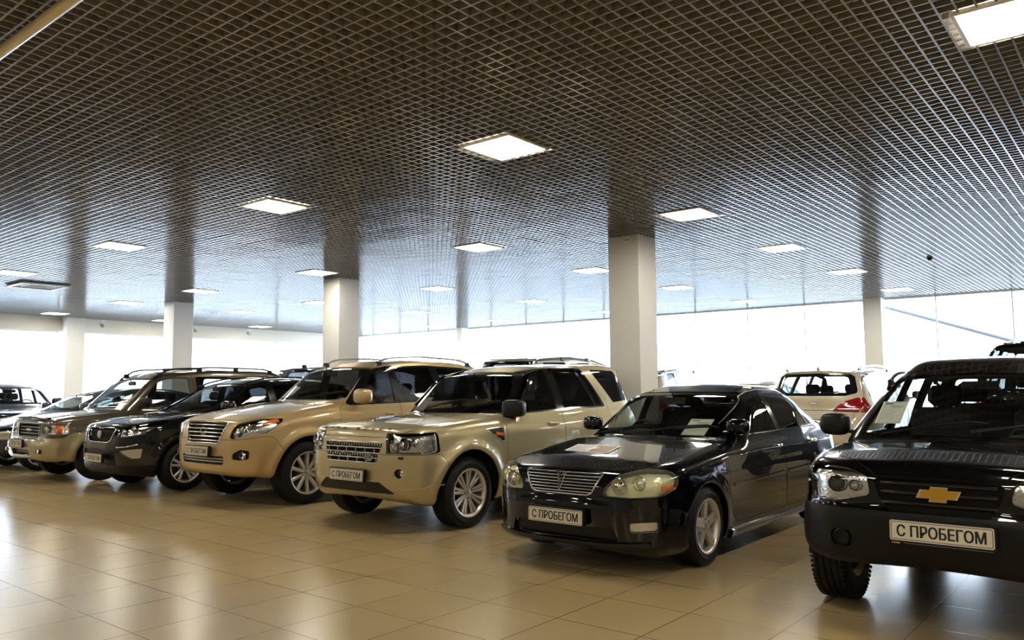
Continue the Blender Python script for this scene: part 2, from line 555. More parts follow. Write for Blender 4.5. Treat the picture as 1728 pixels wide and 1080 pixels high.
class Car:
    def __init__(s, name, label, loc, rz, sp, group=None, cat='car'):
        s.sp = sp
        s.root = empty(name, loc, rz)
        tag(s.root, label, cat, group)
        P = [(a, b) for a, b in fillet(sp['S'], .08)]
        s.S = Table(P, (-1.3, 0.0), (sp['xe'] + .3, 2.3), blur=sp.get('blur', 2))
        s.G = Table(fillet(sp['G'], .1), (-1.3, 0.0), (sp['xe'] + .3, 2.4), blur=sp.get('blur', 2))
        s.P = Table(fillet(sp['P'], .2), (-1.3, -.3), (sp['xe'] + .3, 1.4), blur=3)
        s.inset = curve1(sp['inset']); s.wg = curve1(sp['wg'])
        s.build_shell()

    def F(s, x, y, z):
        sp = s.sp; ay = np.abs(y); a2 = ay * ay
        a = s.S(x, z + sp.get('crown', .05) * a2 + sp.get('crown4', .0) * a2 * a2)
        b = s.P(x, ay) + s.inset(z)
        for xa in (0, sp['wb']):                      # swollen arches
            r = np.hypot(x - xa, z - sp['rt'])
            b = b - sp.get('flare', .02) * np.exp(-((r - sp['Ra'] - .02) / .07) ** 2)
        lower = smax(a, b, sp.get('k1', .12))
        xm = sp['xm']
        bow = sp.get('bow', .22) * np.clip((xm - x) / .8, -1, 1)
        t = sp['tum']; zb = sp['zb']
        g = s.G(x - bow * a2, z + sp.get('rcrown', .07) * a2)
        w = (ay - s.wg(x) + t * (z - zb) + sp.get('tum2', .12) * np.maximum(z - zb, 0) ** 2) / math.sqrt(1 + t * t)
        gh = smax(g, w, sp.get('k2', .12))
        f = smin(lower, gh, sp.get('k3', .03))
        for e in sp.get('extra', ()): f = e(f, x, y, z)
        return f

    def grad(s, V, e=.011):
        g = np.zeros_like(V)
        for a in range(3):
            d = np.zeros(3); d[a] = e
            g[:, a] = s.F(*(V + d).T) - s.F(*(V - d).T)
        return g / (2 * e)

    def build_shell(s):
        sp = s.sp; h = sp.get('h', .022)
        V, T = surface_nets(s.F, (-1.25, 0, .05), (sp['xe'] + .2, 1.2, sp['ztop'] + .1), h)
        for _ in range(4):
            g = s.grad(V); f = s.F(*V.T); n2 = (g * g).sum(1)
            V = V - np.clip(f / np.maximum(n2, .05), -.02, .02)[:, None] * g
        N = s.grad(V); N /= np.linalg.norm(N, axis=1, keepdims=True) + 1e-9
        # gentle normal smoothing over the mesh
        for _ in range(sp.get('nsm', 2)):
            A = np.zeros_like(N)
            fn = N[T].sum(1)
            for i in range(3): np.add.at(A, T[:, i], fn)
            N = A / (np.linalg.norm(A, axis=1, keepdims=True) + 1e-9)
        R = np.zeros(len(T), int)
        # wheel openings
        for xa in (0, sp['wb']):
            def fa(V):
                c = np.hypot(V[:, 0] - xa, V[:, 2] - sp['rt']) - sp['Ra']
                return np.maximum(c, sp['W'] / 2 - .36 - np.abs(V[:, 1]))
            V, N, T, R, f = split(V, N, T, R, fa(V))
            keep = ~((f[T] <= 1e-9).all(1)); T, R = T[keep], R[keep]
        regs = [dict(name='body', mat=sp['paint'])]
        def add(rg):
            nonlocal V, N, T, R
            rid = len(regs); regs.append(rg)
            within = rg.get('within', ('body',))
            ids = [i for i, q in enumerate(regs[:-1]) if q['name'] in within]
            if 'gap' in rg:
                w = rg['gap']
                V, N, T, R, f = split(V, N, T, R, rg['f'](V) - w)
                V, N, T, R, f = split(V, N, T, R, rg['f'](V) + w)
                f = rg['f'](V); fm = f[T].mean(1)
                inn = np.isin(R, ids)
                R[inn & (np.abs(fm) < w)] = gap_id
                if not rg.get('line'):
                    R[inn & (fm <= -w)] = rid
            else:
                V, N, T, R, f = split(V, N, T, R, rg['f'](V))
                m = (f[T] <= 1e-9).all(1) & np.isin(R, ids)
                R[m] = rid
        regs.append(dict(name='panel_gap', mat='gap', off=.006)); gap_id = 1
        for rg in sp['regions']: add(rg)
        under = (N[T][:, :, 2].mean(1) < -.6) & (R == 0)
        regs.append(dict(name='underbody', mat='gap')); R[under] = len(regs) - 1
        s.obj = {}
        cy = V[T][:, :, 1].mean(1)
        for rid, rg in enumerate(regs):
            sel = R == rid
            if not sel.any(): continue
            sides = (1, -1) if rg.get('side') else (0,)
            for sd in sides:
                m = sel & (cy * sd >= 0) if sd else sel
                if not m.any(): continue
                me = s.region_mesh(rg, V, N, T[m])
                o = link(me, rg['name'], s.obj.get((rg['of'], sd)) or s.obj.get((rg['of'], 0)) if rg.get('of') else s.root)
                if o.parent is None: o.parent = s.root
                if rg.get('label'): o['label'] = rg['label']
                s.obj.setdefault((rg['name'], sd), o)
                if rg.get('back'):
                    d, bm = rg['back']
                    me2 = s.region_mesh(dict(name='reflector', mat=bm, off=d), V, N, T[m])
                    link(me2, 'reflector', o)
        # inner skin of the cabin
        m = np.isin(R, [i for i, q in enumerate(regs) if q['name'] in ('body', 'front_door', 'rear_door', 'tailgate', 'window_trim', 'panel_gap')])
        c = V[T].mean(1)
        m &= (c[:, 0] > sp['cowl'] + .05) & (c[:, 0] < sp['xe'] - .15) & (c[:, 2] > .55)
        t = T[m][:, ::-1]; u, inv = np.unique(t, return_inverse=True)
        me = np_mesh('cabin_lining', V[u] - N[u] * .03, inv.reshape(-1, 3), ['headliner'], normals=-N[u])
        link(me, 'cabin_lining', s.root)

    def region_mesh(s, rg, V, N, T):
        u, inv = np.unique(T, return_inverse=True)
        t = inv.reshape(-1, 3); v = V[u] - N[u] * rg.get('off', 0); n = N[u]
        mats = [rg['mat']]; mi = np.zeros(len(t), int)
        fl = rg.get('flange', .018 if rg['name'] in ('body', 'front_door', 'rear_door', 'hood', 'tailgate', 'front_bumper', 'rear_bumper', 'window_trim') else 0)
        if fl:
            e = np.concatenate([t[:, [0, 1]], t[:, [1, 2]], t[:, [2, 0]]])
            k = np.minimum(e[:, 0], e[:, 1]).astype(np.int64) * len(v) + np.maximum(e[:, 0], e[:, 1])
            _, fi, ct = np.unique(k, return_index=True, return_counts=True)
            b = e[fi[ct == 1]]
            d = v[b[:, 1]] - v[b[:, 0]]; nb = np.cross(n[b[:, 0]], d)
            nb = -nb / (np.linalg.norm(nb, axis=1, keepdims=True) + 1e-12)
            k0 = len(v); q = len(b)
            va, vb = v[b[:, 0]], v[b[:, 1]]
            v = np.concatenate([v, va, vb, va - n[b[:, 0]] * fl, vb - n[b[:, 1]] * fl])
            n = np.concatenate([n, nb, nb, nb, nb])
            i = np.arange(q)
            a_, b_, c_, d_ = k0 + i, k0 + q + i, k0 + 2 * q + i, k0 + 3 * q + i
            t = np.concatenate([t, np.stack([b_, a_, c_], 1), np.stack([b_, c_, d_], 1)])
        return np_mesh(rg['name'], v, t, mats, normals=n)

    # --- rays against the shell
    def ray(s, O, D, L=3.0, st=.02):
        O = np.atleast_2d(np.array(O, float)); D = np.array(D, float)
        D = np.broadcast_to(D, O.shape)
        t = np.zeros(len(O)); done = np.zeros(len(O), bool)
        for _ in range(int(L / st)):
            f = s.F(*(O + D * t[:, None]).T); done |= f < 0
            if done.all(): break
            t = np.where(done, t, t + st)
        lo = t - st; hi = t.copy()
        for _ in range(14):
            m = (lo + hi) / 2; f = s.F(*(O + D * m[:, None]).T)
            hi = np.where(f < 0, m, hi); lo = np.where(f < 0, lo, m)
        return O + D * hi[:, None]
    def hit_front(s, y, z): return s.ray(np.stack([np.full(np.shape(y), -1.6), y, z], -1), (1, 0, 0))
    def hit_rear(s, y, z): return s.ray(np.stack([np.full(np.shape(y), s.sp['xe'] + .5), y, z], -1), (-1, 0, 0))
    def hit_side(s, x, z, sd): return s.ray(np.stack([x, np.full(np.shape(x), sd * 1.4), z], -1), (0, -sd, 0), 1.5)
    def hit_top(s, x, y): return s.ray(np.stack([x, y, np.full(np.shape(x), 2.4)], -1), (0, 0, -1))
    def nrm(s, P):
        g = s.grad(np.atleast_2d(P)); return g / (np.linalg.norm(g, axis=1, keepdims=True) + 1e-9)

    def strip(s, mb, pts, h, d, m, where='front', sd=-1, sink=.01, closed=False, samp=.03):
        """ribbon of height h standing d proud of the shell along a polyline given in a side or front view"""
        pts = [np.array(p, float) for p in pts]
        if closed: pts = pts + [pts[0]]
        q = []
        for a, b in zip(pts[:-1], pts[1:]):
            k = max(1, int(np.linalg.norm(b - a) / samp))
            for i in range(k): q.append(a + (b - a) * i / k)
        q.append(pts[-1]); q = np.array(q)
        if where == 'front': H = s.hit_front(q[:, 0], q[:, 1])
        elif where == 'rear': H = s.hit_rear(q[:, 0], q[:, 1])
        elif where == 'side': H = s.hit_side(q[:, 0], q[:, 1], sd)
        else: H = s.hit_top(q[:, 0], q[:, 1])
        Nn = s.nrm(H)
        tn = np.gradient(H, axis=0); tn /= np.linalg.norm(tn, axis=1, keepdims=True) + 1e-9
        bi = np.cross(Nn, tn); bi /= np.linalg.norm(bi, axis=1, keepdims=True) + 1e-9
        vs = []; fs = []
        c = h * .22
        prof = [(-h / 2, -sink), (-h / 2, d - c * .5), (-h / 2 + c, d), (h / 2 - c, d), (h / 2, d - c * .5), (h / 2, -sink)]
        K = len(prof)
        for i in range(len(H)):
            for b_, o_ in prof: vs.append(H[i] + bi[i] * b_ + Nn[i] * o_)
        for i in range(len(H) - 1):
            for k in range(K):
                k2 = (k + 1) % K
                fs.append((i * K + k, i * K + k2, (i + 1) * K + k2, (i + 1) * K + k))
        fs.append(tuple(range(K))[::-1]); fs.append(tuple(range((len(H) - 1) * K, len(H) * K)))
        mb.add(vs, fs, m)

    def patch(s, mb, poly, m, off=.003, where='front', sd=-1, n=1):
        """flat outline laid on the shell"""
        P = np.array(poly, float)
        if where == 'front': H = s.hit_front(P[:, 0], P[:, 1])
        elif where == 'rear': H = s.hit_rear(P[:, 0], P[:, 1])
        elif where == 'side': H = s.hit_side(P[:, 0], P[:, 1], sd)
        else: H = s.hit_top(P[:, 0], P[:, 1])
        H = H + s.nrm(H) * off
        mb.add(H, [tuple(range(len(H)))], m)

_txt = {}
def text_mesh(t, bold=.02):
    if (t, bold) in _txt: return _txt[(t, bold)]
    cu = bpy.data.curves.new('lettering', 'FONT'); cu.body = t; cu.size = 1.0
    cu.align_x = 'CENTER'; cu.align_y = 'CENTER'; cu.offset = bold; cu.resolution_u = 3
    o = bpy.data.objects.new('lettering', cu); COL.objects.link(o)
    dg = bpy.context.evaluated_depsgraph_get(); dg.update()
    me = bpy.data.meshes.new_from_object(o.evaluated_get(dg))
    V = np.array([v.co[:] for v in me.vertices]); Fc = [tuple(p.vertices) for p in me.polygons]
    bpy.data.objects.remove(o); bpy.data.curves.remove(cu); bpy.data.meshes.remove(me)
    c = (V.min(0) + V.max(0)) / 2; V = V - c
    _txt[(t, bold)] = (V, Fc, V.max(0) - V.min(0))
    return _txt[(t, bold)]

def write(mb, t, c, w, h, ux, uy, m, bold=.02):
    """lettering t fitted into a w x h field centred at c, along ux and uy"""
    V, Fc, sz = text_mesh(t, bold)
    sx = w / sz[0]; sy = h / sz[1]
    ux = np.array(ux, float); uy = np.array(uy, float)
    mb.add(np.array(c) + (V[:, :1] * sx) * ux + (V[:, 1:2] * sy) * uy, Fc, m)

def rrect(w, h, r, n=5):
    o = []
    for cx, cy, a0 in ((w / 2 - r, h / 2 - r, 0), (-w / 2 + r, h / 2 - r, 90), (-w / 2 + r, -h / 2 + r, 180), (w / 2 - r, -h / 2 + r, 270)):
        for k in range(n + 1):
            a = math.radians(a0 + 90 * k / n); o.append((cx + r * math.cos(a), cy + r * math.sin(a)))
    return o

def license_plate(parent, c, tilt=0.0, sign=1, w=.52, h=.112, strip_text=False):
    """sign=1: faces -x (front); -1: faces +x (rear)"""
    up = np.array([math.sin(tilt) * sign, 0, math.cos(tilt)]); out = np.array([-math.cos(tilt) * sign, 0, math.sin(tilt)])
    ux = np.array([0, -1.0 * sign, 0]); c = np.array(c, float)
    def slab(mb, w, h, r, z0, z1, m):
        q = rrect(w, h, r); k = len(q)
        vs = [c + ux * a + up * b + out * z0 for a, b in q] + [c + ux * a + up * b + out * z1 for a, b in q]
        mb.add(vs, [tuple(range(k)), tuple(range(k, 2 * k))] + [(i, (i + 1) % k, k + (i + 1) % k, k + i) for i in range(k)], m)
    mb = MB(); slab(mb, w + .022, h + .022, .012, -.03, .006, 'black_trim')
    fr = mb.build('plate_holder', parent, smooth=False)
    mb = MB(); slab(mb, w, h, .012, .006, .010, 'plate_white')
    pl = mb.build('license_plate', fr, smooth=False, label='white plate reading used-car lettering in black')
    mb = MB()
    q = rrect(w - .012, h - .012, .009); q2 = rrect(w - .020, h - .020, .006); k = len(q)
    mb.add([c + ux * a + up * b + out * .0108 for a, b in q + q2], [(i, (i + 1) % k, k + (i + 1) % k, k + i) for i in range(k)], 'ink')
    for k in range(-2, 3):
        write(mb, 'С ПРОБЕГОМ', c + out * (.0115 + .00005 * k) + ux * k * .0011, w * .85, h * .58, ux, up, 'plate_black', .0)
        write(mb, 'С ПРОБЕГОМ', c + out * (.0118 + .00005 * k) + ux * k * .0011 + up * .0012, w * .85, h * .58, ux, up, 'plate_black', .0)
    mb.build('plate_lettering', fr, smooth=False)
    return fr

# ------------------------------------------------------------------ wheels
def spoke_shape(mb, ang, r0, r1, w0, w1, d0, d1, th, m, skew=0.0):
    """tapered bar from r0 to r1 in the wheel plane (x,z), outer face at depth -d (towards -y)"""
    n = 7; vs = []; fs = []
    ca, sa = math.cos(ang), math.sin(ang)
    for i in range(n):
        t = i / (n - 1); r = r0 + (r1 - r0) * t
        w = w0 + (w1 - w0) * t * t; d = d0 + (d1 - d0) * t
        off = skew * t
        for b, dd in ((-w / 2, -d + th), (-w / 2, -d + .006), (-w * .3, -d), (w * .3, -d), (w / 2, -d + .006), (w / 2, -d + th)):
            b += off
            vs.append((r * ca - b * sa, dd, r * sa + b * ca))
    for i in range(n - 1):
        for k in range(6):
            k2 = (k + 1) % 6
            fs.append((i * 6 + k, i * 6 + k2, i * 6 + 6 + k2, i * 6 + 6 + k))
    mb.add(vs, fs, m)

def make_wheel(root, rt, rim, wdt, style, x, y, sd, proto=None):
    """tyre (wheel) with rim, hub and brake disc as children; outer face towards -y when sd=-1"""
    rz = 0 if sd < 0 else PI
    if proto is not None:
        w = proto.copy(); COL.objects.link(w); w.parent = root; w.location = (x, y, rt); w.rotation_euler = (0, 0, rz)
        for ch in proto.children:
            c = ch.copy(); COL.objects.link(c); c.parent = w
        return w
    h = wdt / 2
    mb = MB()
    prof = [(rim - .012, h - .01), (rim, h - .004), (rim + .012, h), (rim + (rt - rim) * .45, h + .008), (rt - .035, h - .004), (rt - .012, h - .018)]
    g = []
    for k in range(4):
        yy = h * .62 - k * h * .41
        g += [(rt - .001, yy + .012), (rt - .008, yy + .008), (rt - .008, yy - .002), (rt - .001, yy - .006)]
    prof = prof + [(rt - .004, h * .86)] + g + [(rt - .004, -h * .86)] + [(r, -a) for r, a in prof[:6][::-1]]
    mb.lathe(prof, 'rubber', 56, close=True)
    if style.get('blocks'):
        for k in range(64):
            a = 2 * PI * k / 64
            for yy in (-h * .9, h * .9):
                mb.box((math.cos(a) * (rt - .012), yy, math.sin(a) * (rt - .012)), (.022, .03, .016), 'rubber', rot=np.array([[math.cos(a), 0, -math.sin(a)], [0, 1, 0], [math.sin(a), 0, math.cos(a)]]))
    w = mb.build('wheel', root, (x, y, rt), (0, 0, rz), sharp=30)
    mb = MB(); m = style.get('mat', 'rim')
    mb.lathe([(rim + .004, -h + .004), (rim + .006, -h - .002), (rim - .006, -h), (rim - .018, -h + .012), (rim - .026, -h + .05), (rim - .035, h - .02), (rim, h)], m, 56)
    n = style['n']; d1 = h - .012; d0 = h - style.get('dish', .03)
    for k in range(n):
        a = PI / 2 + 2 * PI * k / n + style.get('rot', 0)
        if style.get('double'):
            g2 = style['double']
            for q in (-1, 1):
                spoke_shape(mb, a + q * g2, .05, rim - .02, style['w0'], style['w1'], d0, d1, .03, m, skew=q * style.get('skew', 0))
        else:
            spoke_shape(mb, a, .05, rim - .02, style['w0'], style['w1'], d0, d1, .035, m)
    mb.lathe([(0, -d0 - .002), (.03, -d0 - .002), (.07, -d0 + .004), (.078, -d0 + .02), (.078, 0)], m, 32)
    for k in range(5):
        a = PI / 2 + 2 * PI * k / 5 + .3
        mb.lathe([(.0, -.012), (.009, -.012), (.010, .012)], 'satin_metal', 6, c=(.056 * math.cos(a), -d0 - .001, .056 * math.sin(a)))
    mb.build('rim', w, sharp=40)
    mb = MB(); mb.lathe([(0, -d0 - .012), (.022, -d0 - .011), (.030, -d0 - .004), (.031, -d0 + .01)], 'satin_metal', 24)
    mb.build('hub_cap', w, sharp=40)
    mb = MB(); mb.lathe([(0, .0), (rim * .72, .0), (rim * .72, .02), (0, .02)], 'brake', 32)
    mb.lathe([(rim - .04, h - .03), (0, h - .03)], 'gap', 24)
    a = 2.4; mb.box((math.cos(a) * rim * .6, -.01, math.sin(a) * rim * .6), (.09, .06, .16), 'lamp_black', ch=.01)
    mb.build('brake_disc', w, sharp=40)
    return w

def arch_liners(car):
    sp = car.sp
    for xa in (0, sp['wb']):
        for sd in (-1, 1):
            mb = MB(); Ra = sp['Ra'] + .004; y1 = sd * (sp['W'] / 2 - .045); y0 = sd * (sp['W'] / 2 - .42)
            a = [math.radians(q) for q in range(0, 181, 10)]
            vs = [(xa + Ra * math.cos(t), y1, sp['rt'] + Ra * math.sin(t)) for t in a] + [(xa + Ra * math.cos(t), y0, sp['rt'] + Ra * math.sin(t)) for t in a]
            k = len(a)
            mb.add(vs, [(i, i + 1, k + i + 1, k + i) for i in range(k - 1)] + [tuple(range(k, 2 * k))], 'gap')
            mb.build('wheel_arch_liner', car.root, smooth=False)

def add_wheels(car, style):
    sp = car.sp; p = None
    for xa in (0, sp['wb']):
        for sd in (-1, 1):
            y = sd * (sp['W'] / 2 - sp.get('wi', .03) - sp['tw'] / 2)
            q = make_wheel(car.root, sp['rt'], sp['rim'], sp['tw'], style, xa, y, sd, p)
            if p is None: p = q
    arch_liners(car)

# ------------------------------------------------------------------ fittings
def cabin(car, seat='seat_dark', driver=-1, rows=2):
    sp = car.sp; zb = sp['zb']; W = sp['W']; cx = sp['cowl']
    mb = MB(); mb.box(((cx + sp['xe']) / 2, 0, .42), (sp['xe'] - cx - .5, W - .30, .06), 'cabin')
    mb.build('cabin_floor', car.root, smooth=False)
    mb = MB()
    zz = zb - .04
    hw = W / 2 - .14
    pr = [(cx + .10, zz - .03), (cx + .30, zz + .015), (cx + .48, zz + .01), (cx + .60, zz - .06), (cx + .60, zz - .28), (cx + .45, zz - .45), (cx + .1, zz - .45)]
    pr = fillet(pr, .05)
    k = len(pr)
    mb.add([(a, -hw, b) for a, b in pr] + [(a, hw, b) for a, b in pr], [tuple(range(k)), tuple(range(k, 2 * k))] + [(i, (i + 1) % k, k + (i + 1) % k, k + i) for i in range(k)], 'cabin')
    mb.ball((cx + .50, driver * .36, zz + .015), (.22, .36, .12), 'cabin', .7, 16)
    mb.build('dashboard', car.root)
    # steering wheel
    mb = MB(); c = Vector((cx + .74, driver * .37, zz - .02)); R = .185; tl = math.radians(25)
    ring = []
    for i in range(29):
        a = 2 * PI * i / 28
        ring.append((c.x + R * math.sin(a) * math.sin(tl) * -1, c.y + R * math.cos(a), c.z + R * math.sin(a) * math.cos(tl)))
    mb.tube(ring, .014, 'cabin', 8, cap=False)
    mb.ball(c, (.06, .16, .13), 'cabin', .7, 12, rot=('Y', -tl))
    mb.box(c, (.02, R * 1.9, .035), 'cabin'); mb.box((c.x, c.y, c.z - .08), (.02, .04, .16), 'cabin')
    mb.tube([c, (c.x - .3, c.y, c.z - .15)], .03, 'cabin')
    mb.build('steering_wheel', car.root)
    def seatm(x, y, w, hz):
        mb = MB()
        mb.box((x, y, hz), (.50, w, .16), seat, ch=.05)
        mb.box((x + .30, y, hz + .34), (.14, w, .62), seat, rot=('Y', math.radians(14)), ch=.05)
        for q in ((-w / 4, w / 4) if w > .8 else (0,)):
            mb.box((x + .40, y + q, hz + .74), (.10, .26, .17), seat, rot=('Y', math.radians(10)), ch=.04)
            for e in (-.06, .06): mb.tube([(x + .38, y + q + e, hz + .58), (x + .395, y + q + e, hz + .70)], .007, 'satin_metal', 6)
        mb.build('seat', car.root, sharp=50)
    hz = zb - sp.get('seatdrop', .56)
    for sd in (-1, 1): seatm(cx + 1.18, sd * .37, .50, hz)
    seatm(cx + 2.02, 0, W - .5, hz + .02)
    mb = MB()
    zt = sp.get('mz', zb + .36); xt = sp.get('mx', cx + .62)
    mb.box((xt, 0, zt), (.035, .24, .07), 'black_trim', ch=.012); mb.tube([(xt, 0, zt), (xt - .03, 0, zt + .07)], .01, 'black_trim', 6)
    mb.build('rear_view_mirror', car.root)

def side_mirrors(car, x, z, size=(.12, .22, .15), mat='black_trim', out=.17, e=.55, arm='black_trim', sides=(-1, 1)):
    sp = car.sp
    for sd in sides:
        H = car.hit_side(np.array([x]), np.array([z - .03]), sd)[0]
        cy = H[1] + sd * out
        mb = MB(); mb.ball((x - .01, cy, z + .01), size, mat, e, 20, rot=('Z', sd * math.radians(-12)))
        mm = mb.build('side_mirror', car.root, sharp=60)
        mb = MB(); q = rrect(size[1] * .82, size[2] * .78, .025)
        mb.add([(x - .01 + size[0] * .47, cy + a, z + .01 + b) for a, b in q], [tuple(range(len(q)))], 'mirror')
        mb.build('mirror_glass', mm, smooth=False)
        mb = MB(); mb.tube([(x + .01, H[1] - sd * .02, z - .055), (x, H[1] + sd * out * .8, z - .03)], [.03, .022], arm, 8, sq=(1, .6))
        mb.build('mirror_arm', mm)

def handles(car, xs, z, mat, w=.19):
    for x in xs:
        for sd in (-1, 1):
            mb = MB()
            q = np.linspace(x - w / 2, x + w / 2, 7)
            H = car.hit_side(q, np.full(7, z), sd)
            bow = .034 * np.sin(np.linspace(.25, PI - .25, 7)) ** .5
            mb.tube([(H[i][0], H[i][1] + sd * bow[i], z) for i in range(7)], .013, mat, 8, sq=(.8, 1.1))
            for i in (0, 6): mb.tube([(H[i][0], H[i][1] - sd * .01, z), (H[i][0], H[i][1] + sd * bow[i], z)], .012, mat, 8)
            o = car.obj.get(('front_door' if x == xs[0] else 'rear_door', sd))
            mb.build('door_handle', o or car.root)

def wipers(car, base, tip, mat='black_trim'):
    for (x0, y0), (x1, y1) in zip(base, tip):
        mb = MB()
        t = np.linspace(0, 1, 10)
        H = car.hit_top(x0 + (x1 - x0) * t, y0 + (y1 - y0) * t)
        n = car.nrm(H)
        mb.tube([tuple(H[i] + n[i] * (.03 if i < 9 else .015)) for i in range(len(t))], .008, mat, 6)
        d = np.array([x1 - x0, y1 - y0]); 
        H2 = car.hit_top(x0 + (x1 - x0) * (.45 + .6 * t), y0 + (y1 - y0) * (.45 + .6 * t)); n2 = car.nrm(H2)
        mb.tube([tuple(H2[i] + n2[i] * .01) for i in range(len(t))], .008, 'rubber', 6)
        mb.build('wiper', car.root)

def rails(car, x0, x1, y, mat='satin_metal', lift=.06, feet=3, r=.014, foot='black_trim'):
    for sd in (-1, 1):
        xs = np.linspace(x0, x1, 21); H = car.hit_top(xs, np.full(21, sd * y))
        t = np.linspace(0, 1, 21); up = lift * np.clip(np.minimum(t, 1 - t) * 9, 0, 1) ** .6
        mb = MB(); mb.tube([(H[i][0], sd * y, H[i][2] + up[i]) for i in range(21)], r, mat, 8)
        o = mb.build('roof_rail', car.root)
        mb = MB()
        for k in range(feet):
            i = int(round(1 + (18) * k / max(1, feet - 1)))
            w = .10
            mb = MB(); mb.box((H[i][0], sd * y, H[i][2] + lift * .4), (w, .03, lift * 1.0), foot, ch=.01)
            mb.build('rail_foot', o)

def lamp_bowl(mb, car, y, z, r, depth=.0, ring='chrome', lens='reflector', where='front'):
    """round projector facing forward, set behind the lens skin"""
    H = (car.hit_front if where == 'front' else car.hit_rear)(np.array([y]), np.array([z]))[0]
    sg = 1 if where == 'front' else -1
    x = H[0] + sg * depth
    mb.lathe([(r, -.012 * sg), (r * .94, -.018 * sg), (r * .86, -.010 * sg), (r * .80, .012 * sg)], ring, 28, axis='x', c=(x, y, z))
    mb.lathe([(r * .80, .012 * sg), (r * .6, -.004 * sg), (r * .3, -.016 * sg), (0, -.020 * sg)], lens, 28, axis='x', c=(x, y, z))

def paper(name, label, corners, cat='sheet', group=None, lines=True, photo=None):
    """thin printed sheet; corners: lower-left, lower-right, upper-right, upper-left (world)"""
    A, B, Cc, D = [np.array(q, float) for q in corners]
    n = np.cross(B - A, D - A); n /= np.linalg.norm(n)
    f = lambda u, v: A + (B - A) * u + (D - A) * v + (A - B + Cc - D) * u * v
    mb = MB()
    vs = []
    for k in (0, 1):
        for v in (0, 1):
            for u in (0, 1): vs.append(f(u, v) + n * .0006 * k)
    mb.add(vs, [(0, 1, 3, 2), (4, 5, 7, 6), (0, 1, 5, 4), (1, 3, 7, 5), (3, 2, 6, 7), (2, 0, 4, 6)], 'paper')
    o = mb.build(name, None, smooth=False)
    tag(o, label, cat, group)
    mb = MB()
    def q(u0, v0, u1, v1, m): mb.add([f(u0, v0) + n * .0012, f(u1, v0) + n * .0012, f(u1, v1) + n * .0012, f(u0, v1) + n * .0012], [(0, 1, 2, 3)], m)
    if lines:
        q(.10, .86, .42, .91, 'ink_blue')
        q(.35, .76, .88, .785, 'ink'); q(.45, .70, .80, .715, 'ink')
        for k in range(7):
            q(.10, .58 - .065 * k, .5 + .35 * ((k * 37) % 10) / 10, .586 - .065 * k, 'ink')
        for a, b, c, d in ((.05, .05, .95, .056), (.05, .944, .95, .95), (.05, .05, .056, .95), (.944, .05, .95, .95)): q(a, b, c, d, 'ink')
    if photo:
        for (a, b, c, d, m) in photo: q(a, b, c, d, m)
    mb.build('print', o, smooth=False)
    return o
# ------------------------------------------------------------------ materials of the hall
def floor_material():
    m, n, out = new_mat('beige_porcelain_tiles')
    b = n.nodes.new('ShaderNodeBsdfPrincipled')
    tc = n.nodes.new('ShaderNodeTexCoord')
    mp = n.nodes.new('ShaderNodeMapping')
    mp.inputs['Location'].default_value = FLOOR_ORIGIN
    n.links.new(tc.outputs['Object'], mp.inputs[0])
    br = n.nodes.new('ShaderNodeTexBrick')
    br.offset = 0.0; br.squash = 1.0
    br.inputs['Scale'].default_value = 1.0
    br.inputs['Brick Width'].default_value = 0.6
    br.inputs['Row Height'].default_value = 0.6
    br.inputs['Mortar Size'].default_value = 0.0055
    br.inputs['Mortar Smooth'].default_value = 0.3
    br.inputs['Color1'].default_value = (0.41, 0.303, 0.150, 1)
    br.inputs['Color2'].default_value = (0.385, 0.284, 0.142, 1)
    br.inputs['Mortar'].default_value = (0.16, 0.11, 0.055, 1)
    n.links.new(mp.outputs[0], br.inputs['Vector'])
    nz = n.nodes.new('ShaderNodeTexNoise'); nz.inputs['Scale'].default_value = 2.2; nz.inputs['Detail'].default_value = 5
    n.links.new(tc.outputs['Object'], nz.inputs['Vector'])
    mx = n.nodes.new('ShaderNodeMixRGB'); mx.blend_type = 'OVERLAY'; mx.inputs[0].default_value = 0.08
    n.links.new(br.outputs['Color'], mx.inputs[1]); n.links.new(nz.outputs['Fac'], mx.inputs[2])
    n.links.new(mx.outputs[0], b.inputs['Base Color'])
    n2 = n.nodes.new('ShaderNodeTexNoise'); n2.inputs['Scale'].default_value = 1.2; n2.inputs['Detail'].default_value = 3
    n.links.new(tc.outputs['Object'], n2.inputs['Vector'])
    mr = n.nodes.new('ShaderNodeMapRange'); mr.inputs['To Min'].default_value = 0.20; mr.inputs['To Max'].default_value = 0.26
    n.links.new(n2.outputs['Fac'], mr.inputs[0])
    n.links.new(mr.outputs[0], b.inputs['Roughness'])
    bp = n.nodes.new('ShaderNodeBump'); bp.inputs['Strength'].default_value = 0.25; bp.inputs['Distance'].default_value = 0.002; bp.invert = True
    n.links.new(br.outputs['Fac'], bp.inputs['Height'])
    n.links.new(bp.outputs[0], b.inputs['Normal'])
    b.inputs['Specular IOR Level'].default_value = 0.45
    n.links.new(b.outputs[0], out.inputs[0])
    return m
FLOOR_ORIGIN = (-3.515 % 0.6, -4.205 % 0.6, 0)
M['floor'] = floor_material()
M['wall'] = pbr('painted_wall', (0.70, 0.68, 0.62), 0.6, bump=0.1, bscale=300)
M['wall_dark'] = pbr('taupe_wall', (0.26, 0.235, 0.20), 0.7)
M['column'] = pbr('white_column_paint', (0.74, 0.73, 0.71), 0.45, var=0.03, vscale=3)
M['lamella'] = pbr('ceiling_grid_enamel', (0.265, 0.257, 0.247), 0.6, coat=1.0, coat_r=0.17, spec=0.1)
M['plenum'] = pbr('dark_plenum', (0.07, 0.062, 0.048), 0.9, var=0.3, vscale=1.0)
M['frame'] = pbr('white_aluminium_frame', (0.86, 0.88, 0.92), 0.4)
M['pane'] = glass('window_pane', (0.93, 0.96, 0.97), ior=1.3)
